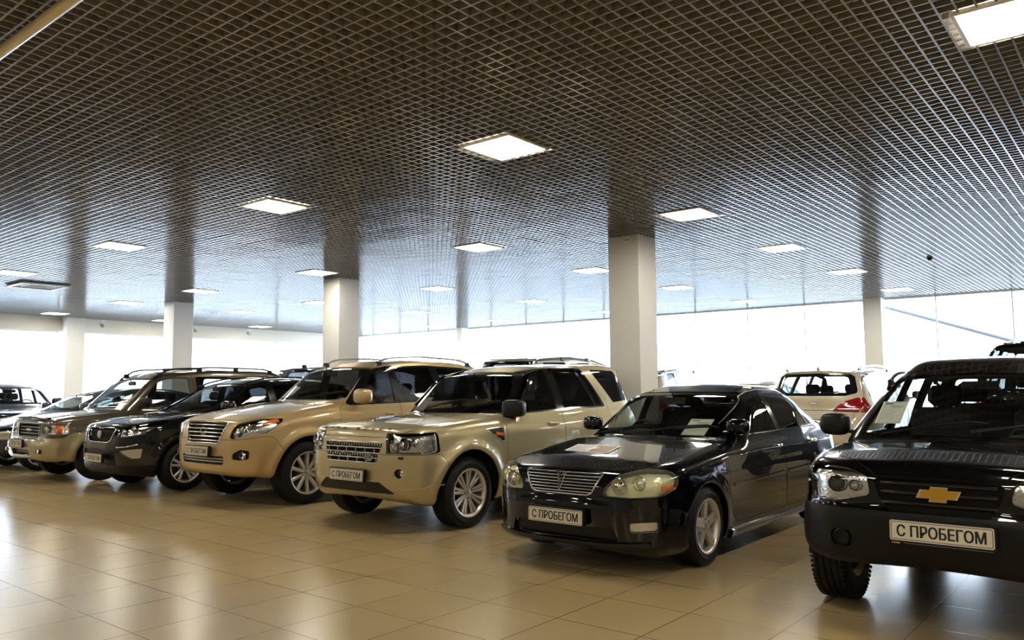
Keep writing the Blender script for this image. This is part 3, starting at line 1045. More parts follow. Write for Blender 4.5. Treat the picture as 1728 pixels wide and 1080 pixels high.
M['lamp_frame'] = pbr('lamp_frame_white', (0.85, 0.83, 0.74), 0.4)
M['diffuser'] = emit('lamp_diffuser', (1.0, 0.915, 0.74), LAMP_STRENGTH)
M['yard'] = pbr('bright_concrete_yard', (0.72, 0.73, 0.75), 0.8, var=0.05, vscale=.5)
M['steel'] = pbr('painted_steel', (0.32, 0.33, 0.36), 0.5)
M['pipe'] = pbr('cream_enamel_pipe', (0.78, 0.70, 0.48), 0.25, coat=0.3)

def st(mb, name, **k):
    return tag(mb.build(name, None, smooth=False, **k), kind='structure')

# ------------------------------------------------------------------ shell of the hall
mb = MB(); mb.box(((X0 + X1) / 2, (Y0 + Y1) / 2, -.05), (X1 - X0 + .4, Y1 - Y0 + .4, .1), 'floor'); st(mb, 'floor')
mb = MB(); mb.box((X1 + 30, 8, -.16), (60, 90, .1), 'yard'); mb.box((5, Y1 + 30, -.16), (29, 60, .1), 'yard')
st(mb, 'ground')
mb = MB(); mb.box((X0 - .1, (Y0 + Y1) / 2, 2.2), (.2, Y1 - Y0 + .4, 4.4), 'wall_dark'); st(mb, 'wall_west')
mb = MB(); mb.box(((X0 + X1) / 2, Y0 - .1, 2.2), (X1 - X0 + .4, .2, 4.4), 'wall_dark'); st(mb, 'wall_south')
# far long wall: lintel above a run of windows, low sill
mb = MB()
mb.box(((X0 + X1) / 2, Y1 + .12, 3.84), (X1 - X0 + .4, .24, 1.14), 'wall')
mb.box(((X0 + X1) / 2, Y1 + .12, .2), (X1 - X0 + .4, .24, .4), 'wall')
for x in (3.4, X1 - .15): mb.box((x, Y1 + .12, 1.8), (.5, .24, 2.9), 'wall')
mb.box(((X0 + 3.2) / 2, Y1 + .12, 1.8), (3.2 - X0, .24, 2.9), 'wall')
st(mb, 'wall_north')
k = 0
for a, b in ((3.65, 10.0), (10.6, 21.4)):
    k += 1
    mb = MB()
    n_ = max(1, round((b - a) / 3.4))
    for i in range(n_ + 1):
        x = a + (b - a) * i / n_
        mb.box((x, Y1 + .12, 1.83), (.05, .07, 2.88), 'frame')
    for z in (.42, 3.25): mb.box(((a + b) / 2, Y1 + .12, z), (b - a, .07, .05), 'frame')
    w = st(mb, 'window_%d' % k)
    mb = MB(); mb.box(((a + b) / 2, Y1 + .12, 1.83), (b - a, .008, 2.8), 'pane'); mb.build('window_pane', w, smooth=False)
# glazed facade on the yard side
MULL = [2.57 + 1.62 * i for i in range(0, 15)]
YG = 1.5   # the glazing starts here, solid wall south of it
mb = MB()
for y in MULL: mb.box((X1 + .03, y, ZC / 2), (.06, .028, ZC), 'frame')
for z in (.05, ZC + .0): mb.box((X1 + .03, (YG + Y1) / 2, z), (.07, Y1 - YG, .07), 'frame')
mb.box((X1 + .03, (YG + Y1) / 2, 1.98), (.035, Y1 - YG, .022), 'frame')
w = st(mb, 'window_3')
mb = MB(); mb.box((X1 + .03, (YG + Y1) / 2, ZC / 2), (.01, Y1 - YG, ZC), 'pane'); mb.build('window_pane', w, smooth=False)
mb = MB(); mb.box((X1 + .1, (Y0 + Y1) / 2, 4.13), (.2, Y1 - Y0 + .4, .80), 'wall'); mb.box((X1 + .1, (Y0 + Y1) / 2, 3.72), (.2, Y1 - Y0 + .4, .08), 'wall'); mb.box((X1 + .1, (Y0 + YG) / 2, 1.84), (.2, YG - Y0, 3.68), 'wall'); st(mb, 'wall_east')

# ------------------------------------------------------------------ open-cell ceiling
LX = [-5.65, -1.9, 1.85, 5.58, 9.34, 12.62, 16.1, 19.9]
LY = [-7.2, -3.4, .56, 4.62, 8.3, 12.45, 16.75, 20.35, 24.7]
LAMPS = []
for x in LX:
    for y in LY:
        if (x, y) == (1.85, 4.62): continue
        LAMPS.append((x, y))
COLS = [(10.33, 6.07, .52), (10.33, 12.95, .52), (10.33, 19.52, .52), (10.33, -.8, .52), (10.33, -7.6, .52)]
PITCH_G, LH, LT = .1, .05, .013
def ceiling_grid():
    MOD = .6
    V = []; 
    nx = int((X1 - X0) / MOD) + 1; ny = int((Y1 - Y0) / MOD) + 1
    cx = np.arange(nx) * MOD + X0 + .3 - .02; cy = np.arange(ny) * MOD + Y0 + .3 + .06
    CX, CY = np.meshgrid(cx, cy, indexing='ij'); CX = CX.ravel(); CY = CY.ravel()
    tx = rng.normal(0, .0038, len(CX)); ty = rng.normal(0, .0038, len(CX)); dz = rng.normal(0, .0007, len(CX))
    ok = (CX < X1 - .05) & (CY < Y1 - .05)
    # leave the lamp and cassette openings free
    per = int(round(MOD / PITCH_G))
    offs = (np.arange(per) - (per - 1) / 2) * PITCH_G
    A = []
    for d in (0, 1):
        for o in offs:
            if d == 0: x0, x1_, y0, y1_ = CX - MOD / 2, CX + MOD / 2, CY + o - LT / 2, CY + o + LT / 2
            else: x0, x1_, y0, y1_ = CX + o - LT / 2, CX + o + LT / 2, CY - MOD / 2, CY + MOD / 2
            A.append(np.stack([x0, x1_, y0, y1_, CX, CY, tx, ty, dz, ok], 1))
    A = np.concatenate(A); A = A[A[:, 9] > 0]
    def clip(A, bx0, bx1, by0, by1):
        # remove what lies in an opening, keep the rest of each bar
        inter = (A[:, 1] > bx0) & (A[:, 0] < bx1) & (A[:, 3] > by0) & (A[:, 2] < by1)
        K = A[~inter]; I = A[inter]; out = [K]
        lx = (I[:, 1] - I[:, 0]) > .1
        for (m, a, b, lo, hi) in ((lx, 0, 1, bx0, bx1), (~lx, 2, 3, by0, by1)):
            J = I[m]
            L = J.copy(); L[:, b] = np.minimum(L[:, b], lo); out.append(L[L[:, b] - L[:, a] > .004])
            L = J.copy(); L[:, a] = np.maximum(L[:, a], hi); out.append(L[L[:, b] - L[:, a] > .004])
        return np.concatenate(out)
    for x, y in LAMPS: A = clip(A, x - .3, x + .3, y - .3, y + .3)
    for x, y, w in COLS: A = clip(A, x - w / 2, x + w / 2, y - w / 2, y + w / 2)
    A = clip(A, AC[0] - .47, AC[0] + .47, AC[1] - .47, AC[1] + .47)
    xs = [A[:, 0], A[:, 1]]; ys = [A[:, 2], A[:, 3]]
    def z(x, y): return ZC + A[:, 8] + (x - A[:, 4]) * A[:, 6] + (y - A[:, 5]) * A[:, 7]
    P = []
    for top in (0, 1):
        for i, j in ((0, 0), (1, 0), (1, 1), (0, 1)):
            P.append(np.stack([xs[i], ys[j], z(xs[i], ys[j]) + top * LH], 1))
    V = np.stack(P, 1).reshape(-1, 3)
    b = np.arange(len(A))[:, None] * 8
    Fq = np.concatenate([b + np.array(q)[None] for q in ((0, 3, 2, 1), (0, 1, 5, 4), (1, 2, 6, 5), (2, 3, 7, 6), (3, 0, 4, 7))])
    me = np_mesh('ceiling', V, Fq, ['lamella'])
    return tag(link(me, 'ceiling'), kind='structure')
AC = (6.56, 18.3)
ceiling_grid()
mb = MB(); mb.box(((X0 + X1) / 2, (Y0 + Y1) / 2, 4.45), (X1 - X0 + .4, Y1 - Y0 + .4, .1), 'plenum')
for y in np.arange(Y0 + 2, Y1, 3.4): mb.box(((X0 + X1) / 2, y, 4.2), (X1 - X0, .3, .4), 'plenum')
st(mb, 'ceiling_slab')

# columns
def column(x0, x1, y0, y1, n):
    mb = MB(); mb.box(((x0 + x1) / 2, (y0 + y1) / 2, 2.2), (x1 - x0, y1 - y0, 4.4), 'column', ch=.006)
    st(mb, 'trim_%d' % n)
n_ = 0
for x, y, w in COLS:
    n_ += 1; column(x - w / 2, x + w / 2, y - w / 2, y + w / 2, n_)
for y in (-7.6, -.9, 5.58, 12.7, 19.98):
    n_ += 1; column(21.40, 21.77, y - (.13 if y > 19 else .22), y + (.13 if y > 19 else .22), n_)
for x in (-3.2, 3.4, 10.33):
    n_ += 1; column(x - .27, x + .27, 25.72, 26.08, n_)

# ------------------------------------------------------------------ ceiling lamps
mb = MB()
for a, b, c, d in ((0, .285, .6, .03), (0, -.285, .6, .03), (.285, 0, .03, .54), (-.285, 0, .03, .54)):
    mb.box((a, b, .0), (c, d, .03), 'lamp_frame', ch=.004)
mb.box((0, 0, .05), (.58, .58, .03), 'lamp_frame')
LAMP_F = mb
mb = MB(); mb.box((0, 0, .004), (.542, .542, .008), 'diffuser'); LAMP_D = mb
lf = None
def where(x, y):
    return x, y
ROWN = {5.58: 'above the open aisle in front of the cars', 9.34: 'over the front row of cars beside the pillars', 12.62: 'over the back row behind the pillars',
        16.1: 'deep in the hall near the glass wall', 19.9: 'closest to the glass wall'}
CN = {.56: 'above the black off-roader', 4.62: 'above the black saloon', 8.3: 'above the champagne off-roader', 12.45: 'above the golden off-roader',
      16.75: 'above the brown off-roader', 20.35: 'beyond the third pillar', 24.7: 'against the far window wall'}
for x, y in LAMPS:
    o = empty('ceiling_lamp', (x, y, ZC + .004))
    if lf is None:
        a = LAMP_F.build('lamp_frame', o); b = LAMP_D.build('diffuser', o, smooth=False); lf = (a, b)
    else:
        for q in lf:
            c = q.copy(); COL.objects.link(c); c.parent = o
    if x in ROWN and y in CN:
        lab = 'lit square ceiling lamp %s, %s' % (CN[y].replace('above', 'in line with'), ROWN[x])
    else:
        lab = 'lit square ceiling lamp over the empty floor out of view'
    tag(o, ' '.join(lab.split()[:16]), 'ceiling lamp', 'square ceiling lamps in the grid ceiling')

# air-conditioning cassette
ac = empty('ceiling_cassette', (AC[0], AC[1], ZC - .03))
tag(ac, 'square white air conditioning cassette set in the grid ceiling near the far lamps', 'air conditioner')
mb = MB()
for a, b, c, d in ((0, .43, .95, .09), (0, -.43, .95, .09), (.43, 0, .09, .77), (-.43, 0, .09, .77)): mb.box((a, b, 0), (c, d, .035), 'frame', ch=.01)
mb.build('cassette_frame', ac)
mb = MB()
mb.box((0, 0, .012), (.52, .52, .03), 'frame', ch=.01)
for i in range(-6, 7): mb.box((i * .036, 0, -.006), (.008, .46, .008), 'steel')
mb.build('intake_grille', ac)
mb = MB()
for a, b, c, d in ((0, .33, .6, .075), (0, -.33, .6, .075), (.33, 0, .075, .6), (-.33, 0, .075, .6)): mb.box((a, b, .012), (c, d, .012), 'steel')
mb.build('air_flap', ac)
mb = MB(); mb.box((0, 0, .17), (.86, .86, .26), 'gap'); mb.build('cassette_body', ac, smooth=False)

# pipe under the ceiling close to the camera
mb = MB(); mb.tube([(1.74, 2.2, ZC - .08), (1.74, 6.3, ZC - .08)], .034, 'pipe', 16)
for y in (2.6, 4.1, 5.8): mb.box((1.74, y, ZC - .03), (.02, .02, .09), 'pipe')
tag(mb.build('ceiling_pipe'), 'cream tube hanging just under the grid ceiling at the upper corner', 'pipe')

# small fittings
def dome(x, y, z, label, grp):
    mb = MB(); mb.lathe([(.0, -.06), (.03, -.052), (.045, -.03), (.05, 0), (.055, .01), (.055, .03)], 'black_trim', 20, axis='z')
    o = mb.build('ceiling_sensor', None, (x, y, z)); tag(o, label, 'sensor', grp)
dome(15.3, 3.0, ZC, 'small dark sensor under the ceiling close to the glass wall', None)
o = empty('camera_bracket', (10.065, 5.99, 3.615))
tag(o, 'small round twin socket fixed high on the near pillar', 'socket')
mb = MB(); mb.box((0, 0, 0), (.02, .10, .075), 'frame', ch=.008); mb.build('socket_plate', o)
mb = MB()
for s_ in (-.02, .02): mb.lathe([(0, -.016), (.012, -.015), (.012, 0)], 'black_trim', 14, axis='x', c=(0, s_, 0))
mb.build('socket_hole', o)
# dark board standing proud behind the near pillar's edge
mb = MB(); mb.box((10.33, 6.35, 2.02), (.36, .035, .62), 'black_trim', ch=.006)
tag(mb.build('notice_board'), 'narrow dark board fixed to the hidden side of the near pillar', 'board')
# cables cameras near far wall
for i, (x, lab) in enumerate(((11.1, 'small bullet camera under the ceiling beside the far wall pillar'), (14.2, 'small bullet camera under the ceiling midway along the far windows'), (16.3, 'small bullet camera at the far end above the windows'))):
    o = empty('security_camera', (x, 25.7, ZC - .02)); tag(o, lab, 'camera')
    mb = MB(); mb.tube([(0, 0, 0), (0, 0, -.14)], .02, 'frame', 10); mb.build('camera_stem', o)
    mb = MB(); mb.tube([(.02, .08, -.15), (-.04, -.10, -.19)], .055, 'steel', 14); mb.build('camera_body', o)
# slanting brace outside the glass
mb = MB(); mb.tube([(23.6, 6.1, 3.75), (23.6, .6, 1.75)], .055, pbr('grey_brace_paint', (0.13, 0.135, 0.15), 0.5), 12)
tag(mb.build('brace_pole'), 'long slanting grey brace outside the glass wall beyond the black off-roader', 'pole')
# ------------------------------------------------------------------ champagne off-roader (third in the row)
def suv_doors(x0, x1, x2, x3, z0, zt):
    """door outlines in side view: front door x0..x1, rear door x1..x2"""
    f = side([(x0, z0 + .12), (x0 + .02, z0), (x1, z0), (x1, zt), (x0 + .75, zt), (x0, zt - .62)], .05, .5)
    return f
def std_door(poly): return side(poly, .05, .45)

def car_lr():
    W = 1.92
    S = [(-0.535, .30, .05), (-0.715, .33, .08), (-0.82, .44, .08), (-0.84, .60, .10), (-0.83, .74, .08), (-0.79, .93, .05), (-0.75, 1.035, .07), (-0.485, 1.085, .5), (0.1, 1.13, .6), (0.642, 1.155, .4), (1.254, 1.12, .3), (3.294, 1.20, .3), (3.559, 1.18, .12), (3.702, .90, .2), (3.722, .66, .05), (3.784, .60, .08), (3.773, .36, .1), (3.498, .30), (3.09, .26), (0, .24)]
    G = [(0.418, .97), (0.591, 1.13, .05), (1.111, 1.60, .30), (1.662, 1.715, 1.2), (2.376, 1.75, 2.0), (3.09, 1.765, 1.0), (3.539, 1.735, .05), (3.559, 1.69, .03), (3.437, 1.66, .03), (3.6, 1.15, .2), (3.651, .95)]
    P = [(-0.845, -.28), (-0.84, .25, .6), (-0.795, .60, .5), (-0.655, .84, .22), (-0.355, .935, .4), (0.336, .955, 1.5), (1.458, .958, 3), (2.784, .955, 2), (3.345, .925, .8), (3.682, .80, .22), (3.784, .45, .5), (3.784, -.28)]
    grille = [(-.2, .69), (.38, .69), (.45, .895), (-.2, .895)]
    lampF = [(.51, .79), (1.2, .79), (1.2, 1.03), (.47, 1.03)]
    lamp = both(front(lampF, .02, .2), side([(-1.035, .70), (-0.415, .80), (-0.435, 1.005), (-1.035, .985)], .03, .3))
    regs = [
        dict(name='windshield', f=front([(-.2, 1.15), (.65, 1.15), (.70, 1.175), (.605, 1.60), (.56, 1.63), (-.2, 1.645)], .03, 1.6), mat='glass_mid', off=.006),
        dict(name='rear_window', f=rear([(-.2, 1.20), (.60, 1.20), (.53, 1.58), (-.2, 1.58)], .05, 3.2), mat='glass_dark', off=.004),
        dict(name='window_trim', side=True, mat='black_gloss', off=.002, f=side([(0.724, 1.145), (1.223, 1.61), (1.611, 1.675), (2.376, 1.69), (2.702, 1.205), (2.682, 1.19)], .02, .4)),
        dict(name='rear_quarter_window', side=True, mat='glass_dark', off=.002, f=side([(2.58, 1.675), (3.192, 1.665), (3.457, 1.30), (3.396, 1.27), (2.937, 1.24)], .03, .35)),
        dict(name='front_window', side=True, mat='glass_mid', off=.007, within=('window_trim',), f=side([(0.846, 1.165), (1.254, 1.565), (1.58, 1.635), (1.611, 1.185)], .02, .4)),
        dict(name='rear_door_window', side=True, mat='glass_dark', off=.007, within=('window_trim',), f=side([(1.764, 1.19), (1.723, 1.65), (2.203, 1.66), (2.437, 1.20)], .02, .4)),
        dict(name='quarter_glass', side=True, mat='glass_dark', off=.007, within=('window_trim',), f=side([(2.498, 1.205), (2.264, 1.66), (2.345, 1.66), (2.631, 1.21)], .01, .4)),
        dict(name='headlight', side=True, mat='lens', back=(.05, 'reflector'), f=lamp),
        dict(name='grille', mat='grille_black', off=.03, f=front(grille, .015, -.5)),
        dict(name='lower_intake', mat='black_trim', off=.012, f=front([(-.2, .385), (.62, .385), (.42, .505), (-.2, .505)], .02, -.5)),
        dict(name='fog_recess', side=True, mat='lamp_black', off=.035, f=front([(.66 + .046 * math.cos(a), .60 + .046 * math.sin(a)) for a in np.linspace(0, 2 * PI, 20, endpoint=False)], 0, -.2)),
        dict(name='hood', gap=.0028, f=top([(-0.795, -.3), (-0.775, .40), (-0.735, .66), (-0.535, .775), (0.489, .80), (0.805, .76), (0.703, .55), (0.591, -.3)], .05, .95), mat='paint_champagne'),
        dict(name='front_bumper', gap=.0025, f=lambda V, q=fillet([(-1.135, .1), (-0.295, .1), (-0.315, .60), (-0.405, .782), (-1.135, .782)], .03): psdf(q, V[:, 0], V[:, 2]), mat='paint_champagne'),
        dict(name='front_door', side=True, gap=.003, f=std_door([(0.622, .46), (0.591, .60), (0.591, 1.13), (0.662, 1.17), (1.213, 1.66), (1.682, 1.71), (1.682, .42), (0.703, .42)]), mat='paint_champagne'),
        dict(name='rear_door', side=True, gap=.003, f=std_door([(1.693, .42), (1.693, 1.71), (2.437, 1.715), (2.764, 1.20), (2.743, .92), (2.458, .80), (2.274, .60), (2.213, .42)]), mat='paint_champagne'),
        dict(name='tail_light', side=True, mat='red_lens', f=both(rear([(.70, .80), (1.2, .80), (1.2, 1.15), (.72, 1.15)], .03, 3.3), side([(3.457, .80), (4.008, .80), (4.008, 1.15), (3.498, 1.15)], .03, .3))),
        dict(name='side_vent', side=True, mat='lamp_black', off=.008, f=side([(0.26, .995), (0.545, 1.015), (0.545, .865), (0.499, .86)], .01, .5)),
    ]
    sp = dict(S=S, G=G, P=P, inset=[(.2, .10), (.34, .05), (.5, .012), (.7, .0), (.95, .012), (1.05, .035), (1.15, .07), (1.3, .1)], wg=[(.3, .86), (.8, .885), (2.4, .88), (3.2, .85), (3.6, .80)],
              wb=2.66, rt=.362, rim=.245, tw=.235, Ra=.445, W=W, xe=3.72, ztop=1.80, cowl=.53, zb=1.15, tum=.24, tum2=.22, xm=2.2, bow=.20, crown=.045, flare=.028, k1=.10, k2=.10,
              paint='paint_champagne', regions=regs, h=.020, mx=1.13, mz=1.55)
    c = Car('off_road_car', 'champagne off-roader between the golden and the black saloon, with twin-spoke wheels and bumper plate', (6.15, 6.51, 0), 0, sp, 'front row of parked cars')
    r = c.root
    add_wheels(c, dict(n=9, double=.115, skew=.0, w0=.026, w1=.030, dish=.03))
    cabin(c, 'seat_dark'); side_mirrors(c, .78, 1.20, (.17, .26, .19), 'black_trim', .17, .45, sides=(-1,))
    handles(c, (1.46, 2.36), 1.02, 'paint_champagne', .20)
    license_plate(r, (-.862, 0, .562), .06)
    # grille bars
    mb = MB()
    for z in (.693, .742, .792, .842, .892): c.strip(mb, [(-.45 + (.895 - z) * .33, z), (.45 - (.895 - z) * .33, z)], .011, .004, 'satin_metal', sink=.02)
    for z0 in (.717, .817):
        for y in np.linspace(-.36, .36, 6): mb.box((-.807 + .02, y + (.02 if z0 > .75 else 0), z0), (.01, .010, .04), 'satin_metal')
    for z0 in (.767, .867):
        for y in np.linspace(-.40, .40, 21):
            mb.box((-.807 + (z0 - .75) * .2 + .02, y, z0 + .004 * (-1) ** int(y * 100)), (.008, .018, .026), 'satin_metal')
    mb.build('grille_bars', c.obj[('grille', 0)])
    mb = MB(); H = c.hit_front(np.array([-.28]), np.array([.745]))[0]
    q = [(math.cos(a) * .062, math.sin(a) * .033) for a in np.linspace(0, 2 * PI, 28, endpoint=False)]
    mb.add([(H[0] - .012, H[1] + a, H[2] + b) for a, b in q] + [(H[0] - .002, H[1] + a, H[2] + b) for a, b in q], [tuple(range(28)), *[(i, (i + 1) % 28, 28 + (i + 1) % 28, 28 + i) for i in range(28)]], 'satin_metal')
    mb.add([(H[0] - .013, H[1] + a * .85, H[2] + b * .8) for a, b in q], [tuple(range(28))], 'green')
    write(mb, 'LAND', (H[0] - .0145, H[1] + .012, H[2] + .008), .055, .013, (0, -1, 0), (0, 0, 1), 'satin_metal')
    write(mb, 'ROVER', (H[0] - .0145, H[1] - .008, H[2] - .010), .062, .013, (0, -1, 0), (0, 0, 1), 'satin_metal')
    mb.build('grille_emblem', c.obj[('grille', 0)])
    # lettering on the bonnet lip
    mb = MB(); txt = 'LAND ROVER'
    ys = np.linspace(.50, -.50, len(txt))
    for ch, y in zip(txt, ys):
        if ch == ' ': continue
        H = c.hit_front(np.array([y]), np.array([1.022]))[0]; n = c.nrm(H)[0]
        ux = np.cross((0, 0, 1), n); ux /= np.linalg.norm(ux); uy = np.cross(n, ux)
        write(mb, ch, H + n * .010, .054, .034, ux, uy, 'grille_black', .03)
    mb.build('hood_lettering', r)
    for sd in (-1, 1):
        hl = c.obj[('headlight', sd)]
        mb = MB()
        lamp_bowl(mb, c, sd * .585, .855, .050, .022); lamp_bowl(mb, c, sd * .69, .885, .066, .030, lens='lamp_black')
        lamp_bowl(mb, c, sd * .675, .88, .036, .018); lamp_bowl(mb, c, sd * .78, .90, .04, .03)
        mb.build('projector_lamp', hl)
        mb = MB(); c.strip(mb, [(sd * .50, .80), (sd * .50, .99)], .03, -.003, 'lamp_black', sink=.02); c.strip(mb, [(sd * .50, .798), (sd * .84, .800)], .012, .001, 'lamp_black')
        c.strip(mb, [(-0.455, .82), (-0.47, .985)], .012, .001, 'satin_metal', 'side', sd)
        mb.build('lamp_bezel', hl)
        mb = MB(); c.strip(mb, [(sd * .66 + .056 * math.cos(t), .60 + .056 * math.sin(t)) for t in np.linspace(0, 2 * PI, 24)], .014, .005, 'paint_champagne')
        H = c.hit_front(np.array([sd * .66]), np.array([.60]))[0]
        mb.lathe([(.036, .004), (.034, -.006), (.018, -.014), (0, -.016)], 'reflector', 24, axis='x', c=(H[0] + .032, H[1] + sd * .006, H[2]))
        mb.build('fog_lamp', c.obj[('fog_recess', sd)])
        mb = MB(); H = c.hit_front(np.array([sd * .68]), np.array([.752]))[0]
        mb.box((H[0] - .002, H[1], H[2]), (.02, .07, .026), 'black_trim', ch=.006)
        mb.build('washer_nozzle', r)
        mb = MB(); c.strip(mb, [(-.74, .445), (-.60, .445), (-.50, .475), (-.37, .48)], .010, .004, 'paint_champagne', 'side', sd); mb.build('bumper_crease', c.obj[('front_bumper', 0)])
        # side vent frame and orange badge
        mb = MB(); c.strip(mb, [(0.26, .995), (0.545, 1.015), (0.545, .865), (0.499, .86)], .012, .004, 'satin_metal', 'side', sd, closed=True)
        v_ = c.obj.get(('side_vent', sd)); mb.build('vent_frame', v_)
        mb = MB(); c.strip(mb, [(0.407, .95), (0.53, .935)], .035, -.001, 'amber', 'side', sd); mb.build('side_repeater', v_)
        # doors' rubbing strip
        mb = MB(); c.strip(mb, [(0.662, .62), (1.642, .635)], .035, .007, 'paint_champagne', 'side', sd); mb.build('door_moulding', c.obj[('front_door', sd)])
        mb = MB(); c.strip(mb, [(1.733, .637), (2.233, .64)], .035, .007, 'paint_champagne', 'side', sd); mb.build('door_moulding', c.obj[('rear_door', sd)])
        # wind deflectors
        mb = MB(); c.strip(mb, [(0.887, 1.23), (1.254, 1.575), (1.611, 1.65)], .05, .020, 'glass_dark', 'side', sd); mb.build('wind_deflector', r)
        mb = MB(); c.strip(mb, [(1.723, 1.655), (2.233, 1.665)], .05, .018, 'glass_dark', 'side', sd); mb.build('wind_deflector', r)
        mb = MB(); H = c.hit_side(np.array([2.78]), np.array([1.29]), sd)[0]
        mb.lathe([(0, sd * .008), (.014, sd * .007), (.018, 0)], 'satin_metal', 18, c=tuple(H)); mb.build('round_badge', r)
    wipers(c, [(.66, .40), (.66, -.25)], [(.78, -.18), (.86, -.62)])
    return c

# ------------------------------------------------------------------ black saloon
def car_m2():
    W = 1.765
    S = [(-.55, .15, .05), (-.80, .20, .05), (-.86, .245, .06), (-.87, .35, .10), (-.892, .46, .05), (-.888, .545, .04), (-.855, .585, .05), (-.84, .68, .10), (-.785, .785, .12), (-.45, .865, .9), (.45, .975, .6), (.8, .99, .3), (3.15, 1.00, .3), (3.40, 1.06, .2), (3.80, 1.05, .12), (3.88, .92, .15), (3.90, .56, .10), (3.86, .26, .1), (3.5, .20), (.5, .155), (0, .15)]
    G = [(.35, .80), (.57, .965, .05), (1.22, 1.365, .45), (1.75, 1.470, 1.2), (2.4, 1.455, 1.0), (2.80, 1.35, .8), (3.38, 1.06, .3), (3.6, .95)]
    P = [(-.892, -.28), (-.888, .20, .9), (-.815, .57, .6), (-.64, .79, .26), (-.35, .868, .5), (.3, .878, 1.5), (1.4, .88, 3), (2.7, .88, 2), (3.3, .855, .8), (3.78, .72, .3), (3.90, .40, .5), (3.90, -.28)]
    grille = [(-.2, .60), (.25, .60), (.29, .615), (.375, .755), (.36, .768), (-.2, .780)]
    lampF = [(.385, .605), (.60, .598), (1.0, .615), (1.0, .87), (.60, .800), (.50, .765), (.405, .67)]
    lamp = both(front(lampF, .04, .1), side([(-1.1, .57), (-.60, .612), (-.47, .655), (-.43, .72), (-.47, .79), (-.60, .812), (-1.1, .88)], .05, .3))
    regs = [
        dict(name='windshield', f=front([(-.2, .985), (.62, .985), (.70, 1.01), (.575, 1.345), (.53, 1.38), (-.2, 1.395)], .04, 1.7), mat='glass_clear', off=.005),
        dict(name='rear_window', f=rear([(-.2, 1.09), (.56, 1.09), (.50, 1.36), (-.2, 1.37)], .06, 2.5), mat='glass_dark', off=.004),
        dict(name='window_trim', side=True, mat='black_gloss', off=.002, f=side([(.74, .995), (1.36, 1.335), (1.75, 1.395), (2.20, 1.392), (2.65, 1.295), (3.08, 1.06), (3.05, 1.035)], .02, .35)),
        dict(name='front_window', side=True, mat='glass_mid', off=.006, within=('window_trim',), f=side([(.92, 1.01), (1.40, 1.305), (1.70, 1.362), (1.72, 1.012)], .02, .35)),
        dict(name='rear_door_window', side=True, mat='glass_dark', off=.006, within=('window_trim',), f=side([(1.82, 1.013), (1.80, 1.367), (2.18, 1.366), (2.50, 1.305), (2.68, 1.025)], .02, .35)),
        dict(name='quarter_glass', side=True, mat='glass_dark', off=.006, within=('window_trim',), f=side([(2.73, 1.03), (2.56, 1.29), (2.66, 1.265), (3.00, 1.05)], .01, .35)),
        dict(name='headlight', side=True, mat='lens_yellow', back=(.045, 'reflector_y'), f=lamp),
        dict(name='grille', mat='grille_black', off=.03, f=front(grille, .02, -.5)),
        dict(name='lower_intake', mat='black_trim', off=.03, f=front([(-.2, .265), (.52, .265), (.47, .365), (-.2, .365)], .02, -.5)),
        dict(name='fog_lamp_lens', side=True, mat='lens', back=(.03, 'reflector'), f=front([(.60, .335), (.78, .345), (.775, .42), (.595, .41)], .02, -.3)),
        dict(name='hood', gap=.0022, f=top([(-.87, -.3), (-.85, .36), (-.80, .46), (-.55, .62), (.45, .78), (.78, .76), (.66, .50), (.57, -.3)], .05, .70), mat='paint_black'),
        dict(name='front_bumper', gap=.0022, f=lambda V, q=fillet([(-1.2, .1), (-.34, .1), (-.34, .53), (-.46, .595), (-1.2, .585)], .03): psdf(q, V[:, 0], V[:, 2]), mat='paint_black'),
        dict(name='front_door', side=True, gap=.0025, f=std_door([(.48, .34), (.42, .48), (.42, .98), (.62, 1.0), (1.32, 1.385), (1.75, 1.425), (1.72, .28), (.56, .28)]), mat='paint_black'),
        dict(name='rear_door', side=True, gap=.0025, f=std_door([(1.73, .28), (1.76, 1.425), (2.25, 1.42), (2.68, 1.31), (3.10, 1.06), (2.92, .92), (2.50, .70), (2.38, .45), (2.32, .28)]), mat='paint_black'),
        dict(name='tail_light', side=True, mat='red_lens', f=both(rear([(.55, .76), (1.2, .76), (1.2, .96), (.55, .96)], .03, 3.3), side([(3.56, .76), (4.1, .76), (4.1, .96), (3.60, .96)], .03, .3))),
    ]
    sp = dict(S=S, G=G, P=P, inset=[(.12, .06), (.20, .02), (.35, .005), (.5, .0), (.72, .004), (.85, .022), (.96, .06), (1.12, .12)], wg=[(.0, .76), (.8, .805), (2.4, .80), (3.1, .75), (3.6, .66)],
              wb=2.78, rt=.315, rim=.215, tw=.205, Ra=.345, W=W, xe=3.94, ztop=1.50, cowl=.50, zb=.99, tum=.36, tum2=.28, xm=1.9, bow=.24, crown=.06, rcrown=.085, flare=.012, k1=.12, k2=.14,
              paint='paint_black', regions=regs, h=.019, mx=1.12, mz=1.30, seatdrop=.42, wi=.015)
    c = Car('saloon_car', 'glossy black saloon with yellowed oval headlights and a five-spoke alloy wheel', (6.04, 3.755, 0), 0, sp, 'front row of parked cars')
    r = c.root
    add_wheels(c, dict(n=5, w0=.060, w1=.070, dish=.022))
    cabin(c, 'seat_dark', driver=1); side_mirrors(c, .84, 1.065, (.12, .21, .14), 'paint_black', .14, .6, arm='paint_black')
    handles(c, (1.56, 2.56), .87, 'chrome', .17)
    license_plate(r, (-.908, 0, .432), .03)
    g = c.obj[('grille', 0)]
    mb = MB()
    for k in range(7):
        z = .620 + k * .0240; w = .27 + .095 * (z - .60) / .16
        c.strip(mb, [(-w, z + .004 * 0), (w, z)], .0075, .002, 'satin_metal', sink=.015)
    mb.build('grille_bars', g)
